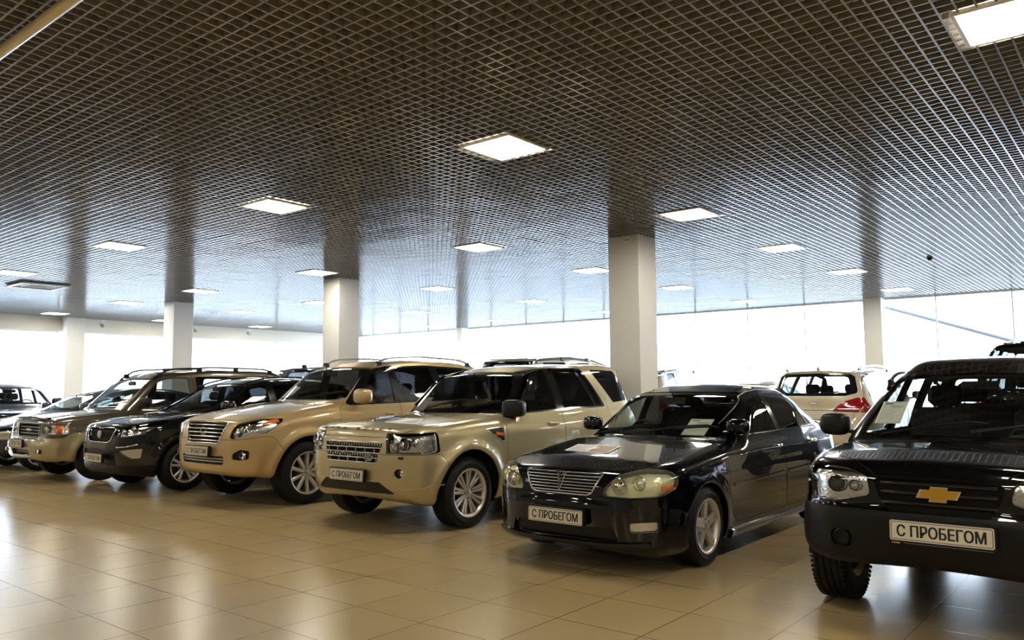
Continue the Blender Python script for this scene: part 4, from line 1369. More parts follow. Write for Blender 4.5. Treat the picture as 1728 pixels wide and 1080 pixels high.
    mb = MB(); pts = [(-.37, .762), (-.29, .617), (-.25, .60), (.25, .60), (.29, .617), (.37, .762)]
    c.strip(mb, pts, .010, .006, 'satin_metal'); c.strip(mb, [(-.37, .768), (-.2, .780), (.2, .780), (.37, .768)], .010, .005, 'paint_black'); mb.build('grille_surround', g)
    mb = MB()
    for a, b in (((-.035, .765), (.002, .63)), ((.042, .765), (.006, .63)), ((-.042, .765), (-.012, .745)), ((.048, .765), (.02, .74)), ((.004, .705), (.028, .73))):
        H = c.hit_front(np.array([a[0], b[0]]), np.array([a[1], b[1]]))
        mb.tube([(H[0][0] - .012, a[0], a[1]), (H[1][0] - .014, b[0], b[1])], .007, 'chrome', 8)
    mb.build('grille_emblem', g)
    for sd in (-1, 1):
        hl = c.obj[('headlight', sd)]
        mb = MB(); lamp_bowl(mb, c, sd * .515, .680, .066, .018, lens='reflector'); lamp_bowl(mb, c, sd * .65, .705, .058, .026, lens='reflector_y')
        mb.build('projector_lamp', hl)
        mb = MB(); c.strip(mb, [(-.60, .655), (-.49, .675)], .045, -.008, 'amber', 'side', sd, sink=.02); mb.build('indicator_lamp', hl)
        mb = MB(); c.strip(mb, [(.80, .995), (1.4, 1.0), (2.1, 1.008), (3.0, 1.03)], .010, .006, 'black_gloss', 'side', sd); mb.build('window_moulding', r)
        mb = MB(); c.strip(mb, [(.90, 1.095), (1.05, 1.178), (1.35, 1.342), (1.55, 1.382), (1.77, 1.405), (2.20, 1.402), (2.66, 1.305), (3.06, 1.07)], .007, .004, 'satin_metal', 'side', sd); mb.build('window_moulding', r)
        mb = MB(); c.strip(mb, [(.50, .60), (1.66, .615)], .03, .006, 'paint_black', 'side', sd); mb.build('door_moulding', c.obj[('front_door', sd)])
        mb = MB(); c.strip(mb, [(1.78, .617), (2.40, .625)], .03, .006, 'paint_black', 'side', sd); mb.build('door_moulding', c.obj[('rear_door', sd)])
        mb = MB()
        q = [(.40, .20), (2.40, .20)]; c.strip(mb, q, .07, .03, 'paint_black', 'side', sd); mb.build('side_skirt', r)
    mb = MB(); c.strip(mb, [(-.72, .245), (-.4, .235), (.4, .235), (.72, .245)], .05, .022, 'paint_black'); mb.build('front_lip', c.obj[('front_bumper', 0)])
    wipers(c, [(.62, .58), (.60, .04)], [(.74, .02), (.84, -.56)])
    return c
# ------------------------------------------------------------------ golden off-roader
def car_lx():
    W = 1.97
    S = [(-.62, .40, .05), (-.80, .385, .06), (-.925, .42, .08), (-.955, .52, .10), (-.955, .66, .10), (-.915, .80, .08), (-.875, .95, .08), (-.825, 1.055, .08), (-.55, 1.13, .5), (.10, 1.235, .8), (.55, 1.285, .5), (1.0, 1.235, .3), (3.3, 1.27, .3), (3.85, 1.25, .12), (3.98, .95, .2), (4.03, .70, .05), (4.06, .60, .08), (4.03, .42, .1), (3.7, .38), (3.0, .34), (0, .32)]
    G = [(.35, 1.08), (.54, 1.275, .05), (1.07, 1.72, .35), (1.55, 1.845, 1.0), (2.2, 1.885, 2.0), (3.1, 1.865, 1.2), (3.66, 1.80, .12), (3.80, 1.60, .3), (3.95, 1.25, .2), (3.95, 1.05)]
    P = [(-.965, -.28), (-.955, .28, .8), (-.88, .66, .5), (-.72, .86, .28), (-.42, .955, .4), (.3, .98, 1.5), (1.4, .985, 3), (2.9, .98, 2), (3.5, .955, .8), (3.95, .80, .22), (4.06, .45, .5), (4.06, -.28)]
    grille = [(-.2, .785), (.33, .785), (.355, .80), (.46, 1.01), (.45, 1.03), (-.2, 1.035)]
    lamp = both(front([(.54, .845), (.66, .838), (.86, .90), (1.2, .94), (1.2, 1.20), (.74, 1.075), (.60, 1.0)], .03, .2), side([(-1.1, .74), (-.62, .88), (-.36, 1.06), (-.37, 1.085), (-.60, 1.085), (-1.1, 1.10)], .02, .3))
    p = 'paint_gold'
    regs = [
        dict(name='windshield', f=front([(-.2, 1.295), (.70, 1.295), (.745, 1.32), (.64, 1.715), (.59, 1.75), (-.2, 1.765)], .03, 1.7), mat='glass_clear', off=.006),
        dict(name='rear_window', f=rear([(-.2, 1.34), (.62, 1.34), (.56, 1.70), (-.2, 1.70)], .05, 3.3), mat='glass_dark', off=.004),
        dict(name='window_trim', side=True, mat='black_gloss', off=.002, f=side([(.66, 1.22), (1.16, 1.70), (1.50, 1.765), (2.3, 1.79), (3.15, 1.765), (3.48, 1.72), (3.62, 1.30), (3.58, 1.27)], .03, .4)),
        dict(name='front_window', side=True, mat='glass_clear', off=.007, within=('window_trim',), f=side([(.84, 1.245), (1.21, 1.655), (1.50, 1.73), (1.52, 1.255)], .02, .4)),
        dict(name='rear_door_window', side=True, mat='glass_dark', off=.007, within=('window_trim',), f=side([(1.66, 1.26), (1.63, 1.755), (2.32, 1.755), (2.44, 1.28)], .02, .4)),
        dict(name='rear_quarter_window', side=True, mat='glass_dark', off=.007, within=('window_trim',), f=side([(2.62, 1.285), (2.50, 1.75), (3.10, 1.735), (3.42, 1.68), (3.54, 1.31)], .03, .4)),
        dict(name='headlight', side=True, mat='lens', back=(.05, 'reflector'), f=lamp),
        dict(name='grille', mat='grille_black', off=.03, f=front(grille, .02, -.5)),
        dict(name='lower_intake', mat='black_trim', off=.03, f=front([(-.2, .525), (.46, .525), (.48, .63), (-.2, .63)], .02, -.5)),
        dict(name='fog_recess', side=True, mat='black_trim', off=.025, f=front([(.62, .60), (.70, .585), (.80, .60), (.81, .70), (.72, .715), (.62, .66)], .02, -.3)),
        dict(name='hood', gap=.0025, f=top([(-.875, -.3), (-.85, .40), (-.80, .58), (-.55, .74), (.42, .84), (.76, .82), (.66, .55), (.55, -.3)], .05, 1.02), mat=p),
        dict(name='front_bumper', gap=.0025, f=lambda V, q=fillet([(-1.2, .1), (-.36, .1), (-.38, .70), (-.50, .86), (-.62, .87), (-1.2, .775)], .03): psdf(q, V[:, 0], V[:, 2]), mat=p),
        dict(name='front_door', side=True, gap=.003, f=std_door([(.54, .56), (.50, .70), (.50, 1.20), (.64, 1.24), (1.16, 1.765), (1.59, 1.82), (1.59, .50), (.62, .50)]), mat=p),
        dict(name='rear_door', side=True, gap=.003, f=std_door([(1.60, .50), (1.60, 1.765), (2.46, 1.765), (2.58, 1.25), (2.54, .95), (2.36, .80), (2.30, .50)]), mat=p),
        dict(name='tail_light', side=True, mat='red_lens', f=both(rear([(.62, .95), (1.2, .95), (1.2, 1.2), (.62, 1.2)], .03, 3.3), side([(3.70, .95), (4.2, .95), (4.2, 1.2), (3.75, 1.2)], .03, .3))),
    ]
    sp = dict(S=S, G=G, P=P, inset=[(.3, .10), (.42, .04), (.6, .008), (.8, .0), (1.02, .01), (1.14, .035), (1.26, .07), (1.4, .1)], wg=[(.3, .87), (.8, .90), (2.4, .895), (3.3, .86), (4.0, .79)],
              wb=2.85, rt=.390, rim=.262, tw=.270, Ra=.465, W=W, xe=4.10, ztop=1.92, cowl=.48, zb=1.24, tum=.24, tum2=.22, xm=2.3, bow=.20, crown=.05, flare=.024, k1=.12, k2=.12,
              paint=p, regions=regs, h=.022, mx=1.09, mz=1.66)
    c = Car('off_road_car', 'golden beige off-roader with side windows, chrome-barred grille and ten-spoke wheels', (6.20, 9.33, 0), 0, sp, 'front row of parked cars')
    r = c.root
    add_wheels(c, dict(n=10, w0=.042, w1=.046, dish=.03))
    cabin(c, 'seat_beige'); side_mirrors(c, .82, 1.33, (.15, .27, .20), p, .17, .6, sides=(-1,))
    handles(c, (1.38, 2.36), 1.09, p, .20)
    rails(c, 1.35, 3.45, .60, 'satin_metal', .07, 2, .016)
    license_plate(r, (-.975, 0, .685), .04)
    g = c.obj[('grille', 0)]
    mb = MB()
    for z in (.815, .862, .909, .956, 1.003):
        w = .34 + .10 * (z - .785) / .24; c.strip(mb, [(-w, z), (w, z)], .015, .002, 'chrome', sink=.012)
    mb.build('grille_bars', g)
    mb = MB(); c.strip(mb, [(-.46, 1.03), (-.355, .792), (-.33, .782), (.33, .782), (.355, .792), (.46, 1.03)], .013, .008, 'chrome'); c.strip(mb, [(-.46, 1.038), (.46, 1.038)], .012, .008, 'chrome')
    mb.build('grille_surround', g)
    mb = MB(); H = c.hit_front(np.array([0.]), np.array([.925]))[0]
    ring = [(H[0] - .018 + .0, .062 * math.cos(a), .925 + .046 * math.sin(a)) for a in np.linspace(0, 2 * PI, 29)]
    mb.tube(ring, .006, 'chrome', 8, cap=False)
    mb.tube([(H[0] - .020, -.006, .958), (H[0] - .020, .026, .898), (H[0] - .020, -.040, .898)], .007, 'chrome', 8)
    mb.build('grille_emblem', g)
    for sd in (-1, 1):
        hl = c.obj[('headlight', sd)]
        mb = MB()
        for y, z, q in ((.64, .90, .036), (.70, .955, .042), (.775, .985, .036)): lamp_bowl(mb, c, sd * y, z, q, .022)
        mb.build('projector_lamp', hl)
        mb = MB(); c.strip(mb, [(-.62, 1.03), (-.42, 1.068)], .05, -.006, 'amber', 'side', sd, sink=.02); mb.build('indicator_lamp', hl)
        mb = MB(); H = c.hit_front(np.array([sd * .735]), np.array([.645]))[0]
        mb.lathe([(.048, .02), (.05, -.006), (.044, -.012), (.040, .004), (0, .014)], 'chrome', 24, axis='x', c=(H[0] + .01, H[1], H[2])); mb.build('fog_lamp', r)
        mb = MB(); c.strip(mb, [(.40, .40), (2.42, .40)], .10, .06, 'black_trim', 'side', sd); mb.build('running_board', r)
        mb = MB(); c.strip(mb, [(.62, .74), (1.56, .75)], .04, .008, p, 'side', sd); mb.build('door_moulding', c.obj[('front_door', sd)])
    mb = MB(); c.strip(mb, [(-.45, .562), (.45, .562)], .012, .0, 'satin_metal', sink=.02); c.strip(mb, [(-.46, .595), (.46, .595)], .012, .0, 'satin_metal', sink=.02); mb.build('intake_bars', c.obj[('lower_intake', 0)])
    wipers(c, [(.58, .45), (.58, -.2)], [(.72, -.15), (.80, -.66)])
    return c

# ------------------------------------------------------------------ graphite crossover
def car_kia():
    W = 1.855
    S = [(-.60, .26, .05), (-.78, .26, .06), (-.86, .33, .08), (-.885, .45, .10), (-.895, .56, .10), (-.87, .70, .12), (-.83, .88, .12), (-.74, .965, .15), (-.40, 1.04, .6), (.25, 1.115, .6), (.8, 1.09, .3), (3.0, 1.15, .3), (3.40, 1.12, .15), (3.50, .85, .2), (3.56, .62, .06), (3.54, .36, .1), (3.2, .28), (0, .22)]
    G = [(.02, .95), (.20, 1.11, .05), (.98, 1.51, .45), (1.45, 1.615, 1.0), (2.0, 1.635, 1.5), (2.7, 1.60, .8), (3.25, 1.52, .08), (3.30, 1.47, .05), (3.42, 1.10, .2), (3.42, .95)]
    P = [(-.90, -.28), (-.89, .25, .8), (-.82, .60, .5), (-.66, .82, .28), (-.35, .905, .5), (.3, .92, 1.5), (1.4, .925, 3), (2.7, .92, 2), (3.2, .88, .6), (3.5, .72, .25), (3.56, .40, .4), (3.56, -.28)]
    p = 'paint_graphite'
    regs = [
        dict(name='windshield', f=front([(-.2, 1.13), (.62, 1.13), (.68, 1.155), (.585, 1.50), (.54, 1.53), (-.2, 1.545)], .03, 1.5), mat='glass_mid', off=.006),
        dict(name='rear_window', f=rear([(-.2, 1.22), (.55, 1.22), (.50, 1.46), (-.2, 1.46)], .05, 3.0), mat='glass_dark', off=.004),
        dict(name='window_trim', side=True, mat='black_gloss', off=.002, f=side([(.36, 1.11), (1.06, 1.48), (1.45, 1.54), (2.2, 1.545), (2.75, 1.48), (3.0, 1.30), (2.9, 1.24), (1.6, 1.15)], .03, .4)),
        dict(name='front_window', side=True, mat='glass_mid', off=.007, within=('window_trim',), f=side([(.66, 1.14), (1.10, 1.455), (1.42, 1.51), (1.45, 1.16)], .02, .4)),
        dict(name='rear_door_window', side=True, mat='glass_dark', off=.007, within=('window_trim',), f=side([(1.57, 1.175), (1.54, 1.515), (2.18, 1.515), (2.36, 1.44), (2.42, 1.23)], .02, .4)),
        dict(name='rear_quarter_window', side=True, mat='glass_dark', off=.007, within=('window_trim',), f=side([(2.50, 1.245), (2.46, 1.44), (2.72, 1.45), (2.92, 1.30)], .02, .4)),
        dict(name='headlight', side=True, mat='lens', back=(.05, 'reflector'), f=both(front([(.40, .77), (.60, .785), (1.2, .88), (1.2, 1.10), (.62, .96), (.44, .86)], .03, .2), side([(-1.1, .70), (-.60, .84), (-.24, 1.00), (-.25, 1.03), (-.6, .99), (-1.1, 1.0)], .02, .3))),
        dict(name='grille', mat='grille_black', off=.03, f=front([(-.2, .715), (.27, .715), (.33, .74), (.42, .88), (.36, .90), (-.2, .905)], .03, -.5)),
        dict(name='lower_intake', mat='black_trim', off=.02, f=front([(-.2, .40), (.50, .40), (.48, .60), (-.2, .62)], .03, -.5)),
        dict(name='fog_lamp', side=True, mat='lens', back=(.03, 'reflector'), f=both(front([(.50, .595), (.78, .625), (1.2, .655), (1.2, .50), (.72, .49)], .01, .0), side([(-1.1, .3), (-.66, .3), (-.60, .66), (-1.1, .66)], .01, .3))),
        dict(name='lower_cladding', mat='dark_plastic', f=lambda V, q=fillet([(-1.2, .1), (3.8, .1), (3.8, .40), (3.1, .42), (2.2, .36), (.6, .36), (-.4, .40), (-1.2, .39)], .05): psdf(q, V[:, 0], V[:, 2])),
        dict(name='hood', gap=.0025, f=top([(-.84, -.3), (-.82, .36), (-.76, .52), (-.50, .70), (.15, .78), (.40, .76), (.30, .5), (.21, -.3)], .05, .92), mat=p),
        dict(name='front_bumper', gap=.0025, f=lambda V, q=fillet([(-1.2, .1), (-.36, .1), (-.36, .66), (-.60, .80), (-1.2, .70)], .03): psdf(q, V[:, 0], V[:, 2]), mat=p),
        dict(name='front_door', side=True, gap=.003, f=std_door([(.46, .44), (.40, .60), (.40, 1.06), (.50, 1.14), (1.06, 1.53), (1.49, 1.58), (1.49, .38), (.54, .38)]), mat=p),
        dict(name='rear_door', side=True, gap=.003, f=std_door([(1.50, .38), (1.50, 1.58), (2.26, 1.57), (2.48, 1.46), (2.52, 1.00), (2.30, .80), (2.16, .38)]), mat=p),
    ]
    sp = dict(S=S, G=G, P=P, inset=[(.2, .08), (.32, .03), (.5, .006), (.7, .0), (.9, .008), (1.02, .035), (1.14, .07), (1.3, .1)], wg=[(.0, .80), (.6, .84), (2.2, .84), (3.0, .79), (3.5, .72)],
              wb=2.64, rt=.352, rim=.232, tw=.225, Ra=.415, W=W, xe=3.62, ztop=1.66, cowl=.15, zb=1.12, tum=.30, tum2=.25, xm=1.9, bow=.24, crown=.06, flare=.024, k1=.14, k2=.13,
              paint=p, regions=regs, h=.025, mx=.98, mz=1.45)
    c = Car('crossover_car', 'graphite crossover with black mesh grille ringed in chrome, between the brown and the golden off-roader', (5.95, 11.80, 0), 0, sp, 'front row of parked cars')
    r = c.root
    add_wheels(c, dict(n=5, double=.20, w0=.030, w1=.040, dish=.03))
    cabin(c, 'seat_dark'); side_mirrors(c, .62, 1.18, (.14, .24, .16), p, .15, .6, sides=(-1,))
    handles(c, (1.30, 2.22), .98, 'chrome', .18)
    license_plate(r, (-.915, -.02, .49), .02)
    rails(c, .95, 2.75, .58, 'black_gloss', .045, 2, .012)
    g = c.obj[('grille', 0)]
    mb = MB(); c.strip(mb, [(.42, .885), (.34, .735), (.27, .708), (-.27, .708), (-.34, .735), (-.42, .885), (-.36, .908), (-.10, .912), (-.06, .90), (.06, .90), (.10, .912), (.36, .908)], .013, .007, 'chrome', closed=True); mb.build('grille_surround', g)
    mb = MB()
    for z in np.arange(.74, .89, .018): c.strip(mb, [(-.33, z), (.33, z)], .003, -.018, 'black_trim', sink=.024)
    mb.build('grille_mesh', g)
    mb = MB(); H = c.hit_front(np.array([0.]), np.array([.815]))[0]
    mb.lathe([(.055, .006), (.056, -.004), (.05, -.010), (0, -.016)], 'satin_metal', 28, axis='x', c=(H[0] - .004, 0, .815)); o = mb.build('grille_emblem', g); o.scale = (1, 1, 1)
    for sd in (-1, 1):
        hl = c.obj[('headlight', sd)]
        mb = MB(); lamp_bowl(mb, c, sd * .58, .86, .045, .025); lamp_bowl(mb, c, sd * .70, .90, .042, .03); mb.build('projector_lamp', hl)
        mb = MB(); c.strip(mb, [(sd * .50, .64), (sd * .66, .655), (sd * .80, .69)], .012, .006, 'chrome'); mb.build('bumper_trim', r)
    wipers(c, [(.26, .45), (.26, -.1)], [(.42, -.1), (.50, -.6)])
    return c

# ------------------------------------------------------------------ brown and beige off-roader
def car_isz():
    W = 1.84
    S = [(-.55, .36, .05), (-.78, .35, .06), (-.90, .40, .07), (-.935, .50, .06), (-.94, .62, .05), (-.90, .675, .05), (-.80, .69, .02), (-.79, .75, .03), (-.775, .93, .05), (-.74, 1.005, .06), (-.35, 1.055, .5), (.25, 1.115, .6), (.8, 1.11, .3), (3.3, 1.11, .2), (3.62, 1.08, .08), (3.68, .75, .1), (3.78, .68, .05), (3.80, .45, .08), (3.5, .36), (0, .30)]
    G = [(.12, .95), (.24, 1.12, .04), (.78, 1.62, .20), (1.15, 1.77, .6), (2.0, 1.82, 2.0), (3.2, 1.81, 1.0), (3.56, 1.76, .10), (3.64, 1.10, .2), (3.62, .95)]
    P = [(-.945, -.28), (-.935, .40, .8), (-.86, .72, .3), (-.74, .86, .16), (-.50, .905, .3), (.3, .915, 1.5), (1.4, .92, 3), (2.9, .915, 2), (3.5, .89, .3), (3.70, .80, .15), (3.80, .5, .3), (3.80, -.28)]
    p = 'paint_brown'
    low = lambda V, q=fillet([(-1.2, .1), (4.0, .1), (4.0, .66), (3.6, .66), (3.3, .80), (2.2, .80), (2.05, .58), (.75, .58), (.60, .78), (-.48, .78), (-.62, .70), (-1.2, .70)], .08): psdf(q, V[:, 0], V[:, 2])
    regs = [
        dict(name='windshield', f=front([(-.2, 1.14), (.64, 1.14), (.68, 1.16), (.60, 1.61), (.56, 1.64), (-.2, 1.655)], .03, 1.4), mat='glass_clear', off=.006),
        dict(name='rear_window', f=rear([(-.2, 1.20), (.60, 1.20), (.54, 1.66), (-.2, 1.66)], .04, 3.2), mat='glass_mid', off=.004),
        dict(name='front_window', side=True, mat='glass_mid', off=.007, f=side([(.54, 1.145), (.94, 1.58), (1.10, 1.645), (1.50, 1.665), (1.52, 1.145)], .03, .4)),
        dict(name='rear_door_window', side=True, mat='glass_mid', off=.007, f=side([(1.66, 1.145), (1.64, 1.675), (2.36, 1.675), (2.42, 1.145)], .04, .4)),
        dict(name='rear_quarter_window', side=True, mat='glass_mid', off=.007, f=side([(2.60, 1.145), (2.58, 1.67), (3.30, 1.66), (3.40, 1.145)], .05, .4)),
        dict(name='headlight', side=True, mat='lens', back=(.05, 'reflector'), f=both(front([(.50, .765), (1.2, .765), (1.2, .915), (.50, .915)], .015, .2), side([(-1.1, .70), (-.58, .76), (-.59, .92), (-1.1, .96)], .01, .3))),
        dict(name='grille', mat='grille_black', off=.03, f=front([(-.2, .72), (.36, .72), (.40, .74), (.42, .91), (-.2, .915)], .02, -.5)),
        dict(name='lower_intake', mat='black_trim', off=.03, f=front([(-.2, .43), (.34, .43), (.34, .525), (-.2, .525)], .02, -.5)),
        dict(name='lower_cladding', mat='paint_beige', f=either(low, lambda V: np.maximum(np.minimum(np.hypot(V[:, 0], V[:, 2] - .368), np.hypot(V[:, 0] - 2.76, V[:, 2] - .368)) - .515, .62 - np.abs(V[:, 1])))),
        dict(name='hood', gap=.003, f=top([(-.79, -.3), (-.78, .42), (-.70, .70), (.20, .76), (.42, .72), (.30, .5), (.25, -.3)], .05, .95), mat=p),
        dict(name='front_door', side=True, gap=.003, within=('body', 'lower_cladding'), f=std_door([(.44, .60), (.40, .70), (.40, 1.12), (.86, 1.64), (1.06, 1.70), (1.58, 1.72), (1.58, .46), (.50, .46)]), mat=p),
    ]
    sp = dict(S=S, G=G, P=P, inset=[(.3, .08), (.42, .03), (.55, .0), (.78, .0), (.82, .02), (1.0, .035), (1.12, .07), (1.3, .1)], wg=[(.0, .80), (.6, .84), (2.4, .84), (3.3, .82), (3.7, .78)],
              wb=2.76, rt=.368, rim=.215, tw=.245, Ra=.435, W=W, xe=3.88, ztop=1.86, cowl=.2, zb=1.12, tum=.20, tum2=.14, xm=2.2, bow=.12, crown=.045, flare=.045, k1=.08, k2=.10,
              paint=p, regions=regs, h=.027, mx=.84, mz=1.56)
    c = Car('off_road_car', 'brown off-roader with beige bumper and flared arches, roof rails along its long roof', (5.82, 14.14, 0), 0, sp, 'front row of parked cars')
    r = c.root
    add_wheels(c, dict(n=6, w0=.05, w1=.06, dish=.03))
    cabin(c, 'seat_dark'); side_mirrors(c, .62, 1.22, (.13, .24, .17), 'black_trim', .16, .5, sides=(-1,))
    handles(c, (1.38,), 1.0, 'black_trim', .18)
    rails(c, .90, 3.35, .62, 'black_gloss', .075, 4, .016)
    license_plate(r, (-.96, .05, .615), .0)
    g = c.obj[('grille', 0)]
    mb = MB()
    for z in (.765, .815, .862): c.strip(mb, [(-.38, z), (.38, z)], .008, -.004, 'satin_metal', sink=.02)
    c.strip(mb, [(-.10, .815), (.10, .815)], .035, .008, 'chrome', sink=.02)
    c.strip(mb, [(.43, .92), (.41, .735), (.36, .712), (-.36, .712), (-.41, .735), (-.43, .92)], .011, .008, 'black_gloss', closed=True); mb.build('grille_bars', g)
    mb = MB(); c.strip(mb, [(-.62, .985), (-.3, .99), (.3, .99), (.62, .985)], .06, .035, 'black_gloss'); mb.build('bonnet_deflector', c.obj[('hood', 0)])
    for sd in (-1, 1):
        mb = MB(); c.strip(mb, [(-.72, .84), (-.60, .84)], .14, -.004, 'amber', 'side', sd, sink=.02); mb.build('indicator_lamp', c.obj[('headlight', sd)])
        mb = MB(); lamp_bowl(mb, c, sd * .62, .84, .06, .03); mb.build('projector_lamp', c.obj[('headlight', sd)])
        mb = MB(); H = c.hit_front(np.array([sd * .62]), np.array([.50]))[0]
        mb.box((H[0] + .004, H[1], H[2]), (.03, .16, .07), 'black_trim', ch=.01); mb.lathe([(.03, .0), (.028, -.018), (0, -.022)], 'reflector', 20, axis='x', c=(H[0], H[1] + sd * .03, H[2])); mb.build('fog_lamp', r)
    wipers(c, [(.30, .5), (.30, -.1)], [(.42, -.1), (.48, -.62)])
    return c

# ------------------------------------------------------------------ black off-roader at the end of the row
def car_niva():
    W = 1.74
    S = [(-.34, .47, .05), (-.60, .37, .06), (-.725, .42, .08), (-.745, .56, .08), (-.735, .70, .05), (-.70, .735, .03), (-.69, .88, .08), (-.645, .985, .09), (-.30, 1.04, .5), (.14, 1.075, .4), (.7, 1.06, .3), (2.8, 1.08, .3), (3.08, 1.05, .08), (3.14, .75, .1), (3.20, .68, .05), (3.20, .42, .08), (2.9, .36), (2.0, .34), (.5, .34)]
    G = [(-.02, .92), (.12, 1.075, .04), (.92, 1.50, .30), (1.35, 1.645, .8), (1.9, 1.675, 1.5), (2.6, 1.66, .8), (2.98, 1.59, .10), (3.08, 1.08, .2), (3.06, .92)]
    P = [(-.75, -.28), (-.745, .30, .8), (-.68, .62, .35), (-.54, .80, .22), (-.28, .852, .4), (.3, .865, 1.5), (1.3, .868, 3), (2.5, .865, 2), (2.9, .84, .3), (3.12, .74, .15), (3.20, .5, .3), (3.20, -.28)]
    p = 'paint_plum'
    regs = [
        dict(name='windshield', f=front([(-.2, 1.10), (.61, 1.10), (.655, 1.125), (.565, 1.47), (.52, 1.51), (-.2, 1.535)], .05, 1.4), mat='glass_clear', off=.006),
        dict(name='rear_window', f=rear([(-.2, 1.14), (.56, 1.14), (.52, 1.50), (-.2, 1.50)], .05, 2.6), mat='glass_clear', off=.004),
        dict(name='front_window', side=True, mat='glass_clear', off=.006, f=side([(.40, 1.08), (.98, 1.44), (1.12, 1.49), (1.46, 1.51), (1.48, 1.08)], .03, .35)),
        dict(name='rear_door_window', side=True, mat='glass_clear', off=.006, f=side([(1.60, 1.08), (1.58, 1.515), (2.14, 1.51), (2.22, 1.08)], .03, .35)),
        dict(name='rear_quarter_window', side=True, mat='glass_clear', off=.006, f=side([(2.36, 1.09), (2.34, 1.50), (2.78, 1.47), (2.88, 1.12)], .03, .35)),
        dict(name='headlight', side=True, mat='lens', back=(.045, 'reflector'), f=both(front([(.36, .785), (.56, .735), (1.2, .755), (1.2, 1.03), (.70, .95), (.50, .935), (.38, .895)], .03, .2), side([(-1.1, .6), (-.44, .76), (-.40, .84), (-.46, .945), (-1.1, 1.0)], .04, .3))),
        dict(name='grille', mat='grille_black', off=.014, f=front([(-.2, .705), (.25, .705), (.31, .78), (.34, .885), (-.2, .885)], .02, -.45)),
        dict(name='fog_recess', side=True, mat='black_trim', off=.03, f=front([(.47, .47), (.60, .47), (.60, .57), (.47, .57)], .045, -.3)),
        dict(name='bumper_cladding', mat='dark_plastic', f=lambda V, q=fillet([(-1.2, .1), (-.34, .1), (-.34, .70), (-1.2, .70)], .02): psdf(q, V[:, 0], V[:, 2])),
        dict(name='lower_cladding', mat='dark_plastic', f=lambda V, q=fillet([(-.6, .1), (3.5, .1), (3.5, .68), (2.9, .66), (2.1, .55), (.6, .52), (-.34, .55)], .03): psdf(q, V[:, 0], V[:, 2])),
        dict(name='hood', gap=.003, f=top([(-.70, -.3), (-.69, .28), (-.63, .42), (-.45, .60), (.10, .74), (.32, .72), (.19, .5), (.13, -.3)], .05, .90), mat=p),
        dict(name='front_door', side=True, gap=.003, f=std_door([(.34, .60), (.34, 1.06), (.94, 1.48), (1.10, 1.54), (1.53, 1.56), (1.53, .50), (.46, .50)]), mat=p),
    ]
    sp = dict(S=S, G=G, P=P, inset=[(.25, .06), (.4, .01), (.6, .0), (.68, .0), (.72, .016), (.9, .022), (1.0, .045), (1.1, .08), (1.3, .1)], wg=[(-.1, .745), (.5, .79), (2.2, .79), (2.8, .76), (3.2, .72)],
              wb=2.45, rt=.348, rim=.195, tw=.205, Ra=.415, W=W, xe=3.28, ztop=1.68, cowl=.08, zb=1.07, tum=.30, tum2=.25, xm=1.7, bow=.16, crown=.07, rcrown=.06, flare=.03, k1=.10, k2=.12,
              paint=p, regions=regs, h=.018, mx=.92, mz=1.43, seatdrop=.46)
    c = Car('off_road_car', 'plum-black compact off-roader cut by the frame edge, with gold cross-shaped badge and dark plastic bumper', (5.75, 1.02, 0), 0, sp, 'front row of parked cars')
    r = c.root
    add_wheels(c, dict(n=5, w0=.05, w1=.08, dish=.03, blocks=True))
    cabin(c, 'seat_dark'); side_mirrors(c, .58, 1.135, (.13, .22, .17), 'black_trim', .15, .6)
    handles(c, (1.36,), .93, 'black_trim', .16)
    rails(c, .9, 2.7, .62, 'black_gloss', .05, 3, .014)
    license_plate(r, (-.785, -.03, .612), .05)
    # strip of small print under the plate
    mb = MB(); mb.box((-.792, .20, .545), (.004, .045, .012), 'gold'); mb.box((-.792, -.06, .5445), (.004, .44, .006), 'ink'); mb.build('plate_strip', r)
    # bowtie emblem
    g = c.obj[('grille', 0)]
    H = c.hit_front(np.array([-.01]), np.array([.815]))[0]
    def tie(s_, dx, m):
        a, b, k_ = .105 * s_, .022 * s_, .034 * s_
        q = [(-a + .02 * s_, b), (-k_ - .006, b), (-k_ - .002, b * 1.75), (k_ + .002 + .012, b * 1.75), (k_ + .008, b), (a, b), (a - .02 * s_, -b), (k_ + .006, -b), (k_ + .002, -b * 1.75), (-k_ - .002 - .012, -b * 1.75), (-k_ - .008, -b), (-a, -b)]
        n = len(q)
        vs = [(H[0] - dx - .004, -.01 - u, .815 + v) for u, v in q] + [(H[0] + .02, -.01 - u, .815 + v) for u, v in q]
        mb.add(vs, [tuple(range(n))] + [(i, (i + 1) % n, n + (i + 1) % n, n + i) for i in range(n)], m)
    mb = MB(); tie(1.12, .008, 'chrome'); tie(1.0, .014, 'gold'); mb.build('grille_emblem', g, smooth=False)
    mb = MB()
    for z in (.755, .815, .868): c.strip(mb, [(-.30, z), (.30, z)], .018, .002, 'black_gloss', sink=.012)
    mb.build('grille_bars', g)
    for sd in (-1, 1):
        hl = c.obj[('headlight', sd)]
        mb = MB(); lamp_bowl(mb, c, sd * .565, .835, .052, .030, lens='lamp_black'); lamp_bowl(mb, c, sd * .46, .83, .035, .030); mb.build('projector_lamp', hl)
        mb = MB(); H2 = c.hit_front(np.array([sd * .535]), np.array([.52]))[0]
        mb.lathe([(.05, .02), (.05, .0), (.044, -.006), (.040, .01), (0, .014)], 'dark_plastic', 24, axis='x', c=tuple(H2)); mb.build('fog_lamp_blank', r)
    wipers(c, [(.18, .5), (.18, -.05)], [(.30, -.1), (.36, -.58)])
    return c
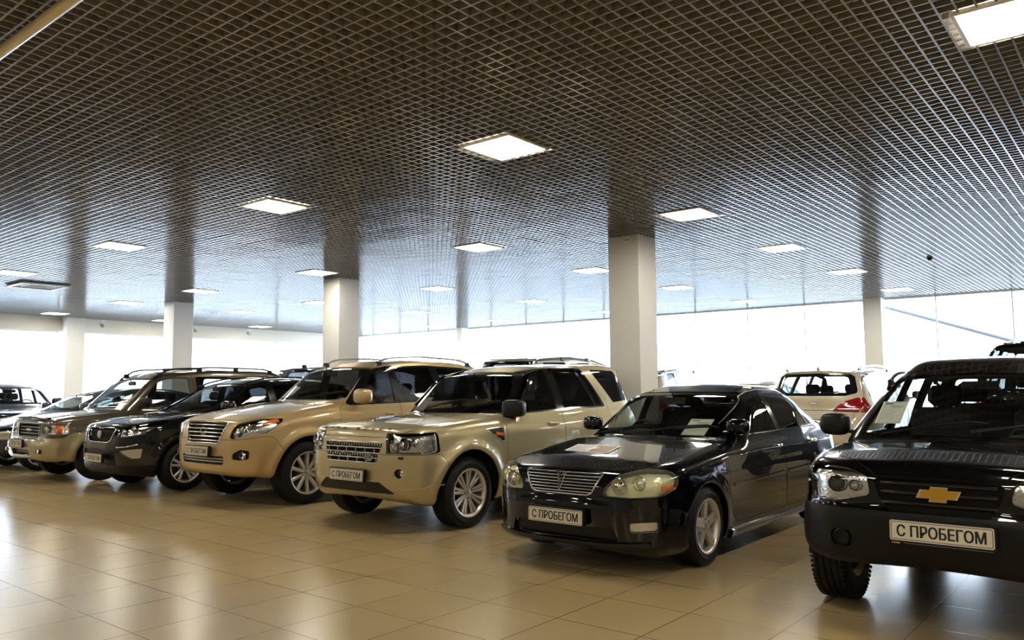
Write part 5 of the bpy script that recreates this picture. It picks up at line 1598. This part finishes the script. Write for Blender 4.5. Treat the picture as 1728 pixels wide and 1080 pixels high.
# ------------------------------------------------------------------ cars further back
def gen_spec(L, W, H, p, wb=2.7, fo=.85, zb=1.12, belt=None, boxy=0.0, hatch=.25, rg='glass_mid', h=.04, zh=None, rt=.36, rw=None):
    """a generic estate-bodied car; x from the front axle rearwards"""
    xe = L - fo; zh = zh or zb - .18
    S = [(-.55, .30, .05), (-fo + .08, .32, .06), (-fo, .45, .10), (-fo - .01, .62, .10), (-fo + .06, zh, .10), (-.30, zh + .08, .5), (.35, zb, .6), (1.0, zb, .3), (xe - .5, zb + .03, .3), (xe - .12, zb, .12), (xe - .06, .78, .15), (xe + .01, .68, .05), (xe, .42, .1), (xe - .3, .34), (0, .28)]
    G = [(.2, zb - .15), (.34, zb + .01, .05), (.95 - .25 * boxy, H - .17, .35), (1.5 - .2 * boxy, H - .03, .9), (2.1, H, 1.5), (xe - .9, H - .03, 1.2), (xe - .10 - hatch, H - .09, .08), (xe - .09, zb + .05, .2), (xe - .1, zb - .15)]
    P = [(-fo - .01, -.28), (-fo, .28, .8), (-fo + .12, W * .36, .4), (-fo + .32, W * .46, .25), (-.2, W / 2 - .01, .5), (.5, W / 2, 2), (2.4, W / 2, 2), (xe - .5, W / 2 - .03, .6), (xe - .10, W * .43, .2), (xe, W * .25, .5), (xe, -.28)]
    zt = H - .14
    tw = W / 2 - .24
    rwp = rw or [(-.2, zb + .10), (tw - .02, zb + .10), (tw - .09, H - .14), (-.2, H - .13)]
    regs = [
        dict(name='windshield', f=front([(-.2, zb + .02), (W / 2 - .27, zb + .02), (W / 2 - .23, zb + .045), (W / 2 - .34, H - .13), (-.2, H - .10)], .03, 1.4), mat='glass_clear', off=.006),
        dict(name='rear_window', f=rear(rwp, .06, xe - 1.2), mat='glass_mid', off=.004),
        dict(name='front_window', side=True, mat=rg, off=.005, f=side([(.66, zb + .03), (1.08, zt - .06), (1.55, zt), (1.58, zb + .03)], .03, .35)),
        dict(name='rear_door_window', side=True, mat=rg, off=.005, f=side([(1.68, zb + .03), (1.66, zt), (2.35, zt), (2.50, zb + .03)], .03, .35)),
        dict(name='rear_quarter_window', side=True, mat=rg, off=.005, f=side([(2.62, zb + .04), (2.50, zt), (xe - .62 - hatch * .5, zt - .02), (xe - .42, zb + .06)], .05, .35)),
        dict(name='headlight', side=True, mat='lens', back=(.05, 'reflector'), f=both(front([(W * .25, zh - .24), (1.2, zh - .22), (1.2, zh + .04), (W * .27, zh - .06)], .03, .2), side([(-1.2, .4), (-.50, zh - .22), (-.42, zh + .0), (-1.2, zh + .1)], .03, .3))),
        dict(name='grille', mat='grille_black', off=.02, f=front([(-.2, zh - .25), (W * .2, zh - .25), (W * .22, zh - .07), (-.2, zh - .07)], .02, -.5)),
        dict(name='tail_light', side=True, mat='red_lens', f=both(rear([(W * .28, zb - .26), (1.2, zb - .28), (1.2, zb + .02), (W * .40, zb - .04)], .04, xe - .7), side([(xe - .40, zb - .26), (xe + .5, zb - .26), (xe + .5, zb + .03), (xe - .28, zb + .0)], .04, .3))),
        dict(name='hood', gap=.003, f=top([(-fo + .06, -.3), (-fo + .10, W * .28), (-.5, W * .38), (.3, W * .41), (.5, W * .38), (.33, -.3)], .05, zh - .02), mat=p),
        dict(name='front_door', side=True, gap=.003, f=std_door([(.52, .55), (.48, .65), (.48, zb), (1.04, zt + .02), (1.62, zt + .035), (1.62, .44), (.56, .44)]), mat=p),
        dict(name='rear_door', side=True, gap=.003, f=std_door([(1.63, .44), (1.63, zt + .035), (2.44, zt + .03), (2.60, zb), (2.50, .85), (2.26, .44)]), mat=p),
        dict(name='tailgate', gap=.004, f=both(rear([(-.2, .62), (W * .40, .62), (W * .40, zb), (tw + .02, H - .10), (-.2, H - .08)], .04, xe - 1.0), lambda V: V[:, 0] * 0 - .1), mat=p),
    ]
    return dict(S=S, G=G, P=P, inset=[(.25, .08), (.4, .03), (.6, .004), (.8, .0), (zb - .15, .012), (zb - .03, .04), (zb + .08, .08), (zb + .2, .1)], wg=[(.0, W / 2 - .11), (.8, W / 2 - .075), (2.4, W / 2 - .08), (xe - .5, W / 2 - .11), (xe, W / 2 - .17)],
                wb=wb, rt=rt, rim=.225, tw=.23, Ra=rt + .06, W=W, xe=xe + .05, ztop=H + .03, cowl=.3, zb=zb, tum=.26 - .06 * boxy, tum2=.2, xm=2.2, bow=.16, crown=.05, flare=.02, k1=.12, k2=.12,
                paint=p, regions=regs, h=h, mx=.95, mz=H - .22)

def far_car(name, label, loc, rz, sp, cat='car', group='back row of parked cars', rail=None, plates=True, mirror=True, seat='seat_dark'):
    c = Car(name, label, loc, rz, sp, group, cat)
    add_wheels(c, dict(n=6, w0=.05, w1=.06, dish=.03))
    cabin(c, seat)
    H = sp['ztop'] - .03; W = sp['W']
    if mirror: side_mirrors(c, .72, sp['zb'] + .06, (.14, .24, .16), sp['paint'], .15, .6, sides=(-1, 1) if mirror is True else mirror)
    if rail: rails(c, rail[0], rail[1], W / 2 - .33, rail[2], rail[3], rail[4], .016)
    if plates: license_plate(c.root, (sp['xe'] - .03, 0, .80), 0, -1)
    return c

def far_cars():
    G1 = 'back row of parked cars'
    # ivory estate with its tail to the camera
    sp = gen_spec(4.75, 1.93, 1.80, 'paint_ivory', wb=2.89, fo=.90, zb=1.19, hatch=.16, h=.026, rg='glass_clear',
                  rw=[(-.2, 1.27), (.52, 1.275), (.70, 1.32), (.745, 1.38), (.715, 1.60), (.62, 1.645), (-.2, 1.66)])
    for q in sp['regions']:
        if q['name'] == 'rear_window': q['name'] = 'rear_window_border'; q['mat'] = 'black_gloss'; q['off'] = .002; q['f'] = rear([(-.2, 1.265), (.52, 1.27), (.69, 1.315), (.70, 1.37), (.64, 1.61), (.56, 1.655), (-.2, 1.675)], .03, 2.6)
        if q['name'] == 'tail_light': q['f'] = both(rear([(.30, 1.00), (1.2, .98), (1.2, 1.25), (.72, 1.245), (.50, 1.18), (.34, 1.06)], .04, 3.0), side([(3.46, .98), (4.3, .98), (4.3, 1.26), (3.60, 1.26)], .04, .3))
        if q['name'] == 'tailgate': q['f'] = rear([(-.2, .66), (.62, .66), (.66, .98), (.80, 1.22), (.70, 1.66), (-.2, 1.70)], .04, 2.9)
    sp['regions'].append(dict(name='rear_window', mat='glass_mid', off=.004, within=('rear_window_border',), f=rear([(-.2, 1.315), (.48, 1.32), (.60, 1.36), (.55, 1.575), (.50, 1.60), (-.2, 1.61)], .06, 2.6)))
    c = far_car('estate_car', 'ivory estate seen from behind with broad red tail lamps and curved roof rails', (17.93, 4.72, 0), PI, sp, mirror=(1,), rail=(1.3, 3.35, 'satin_metal', .07, 2))
    mb = MB(); c.strip(mb, [(-.76, 1.02), (.76, 1.02)], .012, .002, 'gap', 'rear'); mb.build('tailgate_seam', c.root)
    for sd in (-1, 1):
        mb = MB(); c.strip(mb, [(sd * .40, 1.045), (sd * .74, 1.045)], .02, .003, 'satin_metal', 'rear'); c.strip(mb, [(sd * .62, 1.0), (sd * .62, 1.09)], .012, .003, 'red_dark', 'rear'); mb.build('tail_light_trim', c.obj[('tail_light', sd)])
    H = c.hit_top(np.array([3.45]), np.array([0.0]))[0]
    mb = MB(); mb.ball((H[0], 0, H[2] + .02), (.16, .05, .09), 'satin_metal', .9, 12); mb.build('roof_antenna', c.root)
    mb = MB(); H = c.hit_rear(np.array([0.]), np.array([1.14]))[0]
    mb.box((H[0] + .006, 0, 1.14), (.012, .11, .03), 'chrome', ch=.004); mb.build('tailgate_badge', c.root)
    mb = MB(); q = c.hit_rear(np.linspace(-.02, .42, 8), np.linspace(1.30, 1.34, 8)); mb.tube([tuple(k + np.array([.02, 0, 0])) for k in q], .012, 'black_trim', 6); mb.build('rear_wiper', c.root)
    # silver estate
    far_car('estate_car', 'silver estate beyond the near pillar with black-footed roof rails and side windows', (20.1, 9.86, 0), PI,
            gen_spec(4.35, 1.84, 1.93, 'paint_silver', wb=2.62, fo=.85, zb=1.18, hatch=.12, boxy=.3, rg='glass_dark', h=.034), rail=(1.25, 3.0, 'satin_metal', .075, 2))
    # low light hatchback
    far_car('hatchback_car', 'low cream hatchback of which only the roof shows between silver and ivory estates', (18.0, 6.60, 0), PI,
            mirror=False, sp=gen_spec(4.1, 1.64, 1.585, 'paint_ivory', wb=2.5, fo=.80, zb=1.05, hatch=.4, h=.05))
    # tall beige off-roader behind the champagne one
    c = far_car('off_road_car', 'tall pale off-roader behind the champagne one, chrome roof rails on black feet', (15.5, 9.86, 0), PI,
            gen_spec(4.75, 1.90, 2.09, 'paint_silver', wb=2.85, fo=.85, zb=1.28, boxy=1.0, hatch=.08, rg='glass_dark', h=.034, rt=.38), rail=(1.6, 3.55, 'satin_metal', .085, 3))
    # dark van-like car
    c = far_car('off_road_car', 'tall dark navy off-roader showing its roof behind the brown one', (15.45, 16.75, 0), PI,
            gen_spec(4.7, 1.98, 2.05, 'paint_navy', wb=2.8, fo=.85, zb=1.25, boxy=1.0, hatch=.1, rg='glass_dark', h=.045, rt=.38))
    H = c.hit_top(np.array([3.3]), np.array([0.0]))[0]
    mb = MB(); mb.box((H[0], .1, H[2] + .03), (.12, .09, .08), 'black_trim', ch=.02); mb.build('roof_antenna', c.root)
    # black tall car at the right edge
    c = far_car('off_road_car', 'tall black off-roader whose ribbed roof shows at the frame edge', (16.4, 1.12, 0), PI,
            gen_spec(4.8, 2.04, 2.10, 'paint_black', wb=2.9, fo=.85, zb=1.28, boxy=1.0, hatch=.06, rg='glass_mid', h=.034, rt=.39))
    mb = MB()
    for y in (-.5, -.3, -.1, .1, .3, .5):
        c.strip(mb, [(1.5, y), (3.6, y)], .05, .018, 'paint_black', 'top')
    mb.build('roof_rib', c.root)
    # far end of the front row
    G2 = 'front row of parked cars'
    far_car('hatchback_car', 'low black hatchback with a bright reflecting windscreen, beyond the brown off-roader', (5.85, 16.72, 0), 0,
            gen_spec(4.35, 1.80, 1.50, 'paint_navy', wb=2.62, fo=.85, zb=1.06, hatch=.4, h=.032, zh=.80, rt=.32), group=G2, plates=False)
    c = far_car('off_road_car', 'navy off-roader facing the camera at the far left end, beyond the black hatchback', (7.35, 21.0, 0), PI / 2,
            gen_spec(4.5, 1.85, 1.66, 'paint_navy', wb=2.66, fo=.88, zb=1.12, boxy=.3, hatch=.15, h=.036, zh=.93), group=G2, plates=False)

# ------------------------------------------------------------------ printed sheets
def sheets(cars):
    def dash(key, x, y, z, slope, name, label, w=.21, l=.297, skew=0.0):
        """A4 sheet leaning behind the windscreen; x,y,z of its lower centre in the car's frame"""
        o = cars[key].root.location
        a = math.radians(slope); d = np.array([math.cos(a), 0, math.sin(a)])
        s = np.array([math.sin(skew) * .5, 1, 0]); s /= np.linalg.norm(s)
        b = np.array([o.x + x, o.y + y, z])
        return paper(name, label, [b + s * w / 2, b - s * w / 2, b - s * w / 2 + d * l, b + s * w / 2 + d * l], 'price sheet', 'price sheets behind the windscreens')
    dash('m2', .72, -.385, .992, 31, 'price_sheet', 'printed white price sheet behind the windscreen of the black saloon', w=.235, l=.27)
    dash('lr', .765, .61, 1.165, 42, 'price_sheet', 'printed price sheet behind the windscreen of the champagne off-roader', w=.13, l=.24)
    dash('lx', .735, .62, 1.315, 39, 'price_sheet', 'printed price sheet behind the windscreen of the golden off-roader', w=.2, l=.25)
    dash('isz', .40, -.50, 1.16, 42, 'price_sheet', 'yellowish price sheet behind the windscreen of the brown off-roader', w=.22, l=.25)
    dash('niva', .40, .515, 1.165, 28, 'price_sheet', 'printed price sheet behind the windscreen of the plum-black off-roader', w=.17, l=.32)
    def hood(key, pts, name, label, photo):
        c = cars[key]; o = c.root.location
        P = c.hit_top(np.array([p[0] for p in pts]), np.array([p[1] for p in pts]))
        n = c.nrm(P)
        P = P + n * .004 + np.array([o.x, o.y, 0])
        return paper(name, label, [P[0], P[1], P[2], P[3]], 'leaflet', None, False, photo)
    return dash, hood

CARS = {}
for k_, f_ in (('lr', car_lr), ('m2', car_m2), ('lx', car_lx), ('kia', car_kia), ('isz', car_isz), ('niva', car_niva)):
    CARS[k_] = f_()
far_cars()
dash_, hood_ = sheets(CARS)
paper('price_sheet', 'large white price sheet behind the windscreen of the navy off-roader', [(6.98, 21.60, 1.20), (6.72, 21.60, 1.20), (6.72, 21.80, 1.38), (6.98, 21.80, 1.38)][::1], 'price sheet', 'price sheets behind the windscreens')
M['print_orange'] = pbr('orange_print', (0.45, 0.17, 0.05), 0.4)
M['print_brown'] = pbr('brown_print', (0.20, 0.10, 0.05), 0.4)
M['print_green'] = pbr('green_print', (0.10, 0.13, 0.05), 0.4)
M['print_blue'] = pbr('blue_print', (0.10, 0.14, 0.30), 0.4)
M['print_grey'] = pbr('grey_print', (0.45, 0.45, 0.47), 0.4)
hood_('m2', [(-.27, .36), (-.32, -.12), (-.02, -.07), (.04, .42)], 'leaflet', 'open printed leaflet with an orange picture lying on the black saloon bonnet',
      [(.52, .06, .96, .94, 'print_brown'), (.54, .50, .80, .92, 'print_orange'), (.66, .12, .94, .44, 'print_orange'), (.82, .5, .94, .88, 'print_green'), (.56, .1, .64, .44, 'print_green'), (.04, .06, .48, .94, 'print_grey')])
hood_('lr', [(-.50, -.16), (-.46, -.62), (-.10, -.34), (-.12, .08)], 'leaflet', 'open printed leaflet with a dark blue picture lying on the champagne bonnet',
      [(.04, .10, .40, .90, 'print_blue'), (.08, .3, .30, .7, 'ink_blue'), (.46, .1, .96, .9, 'print_grey')])
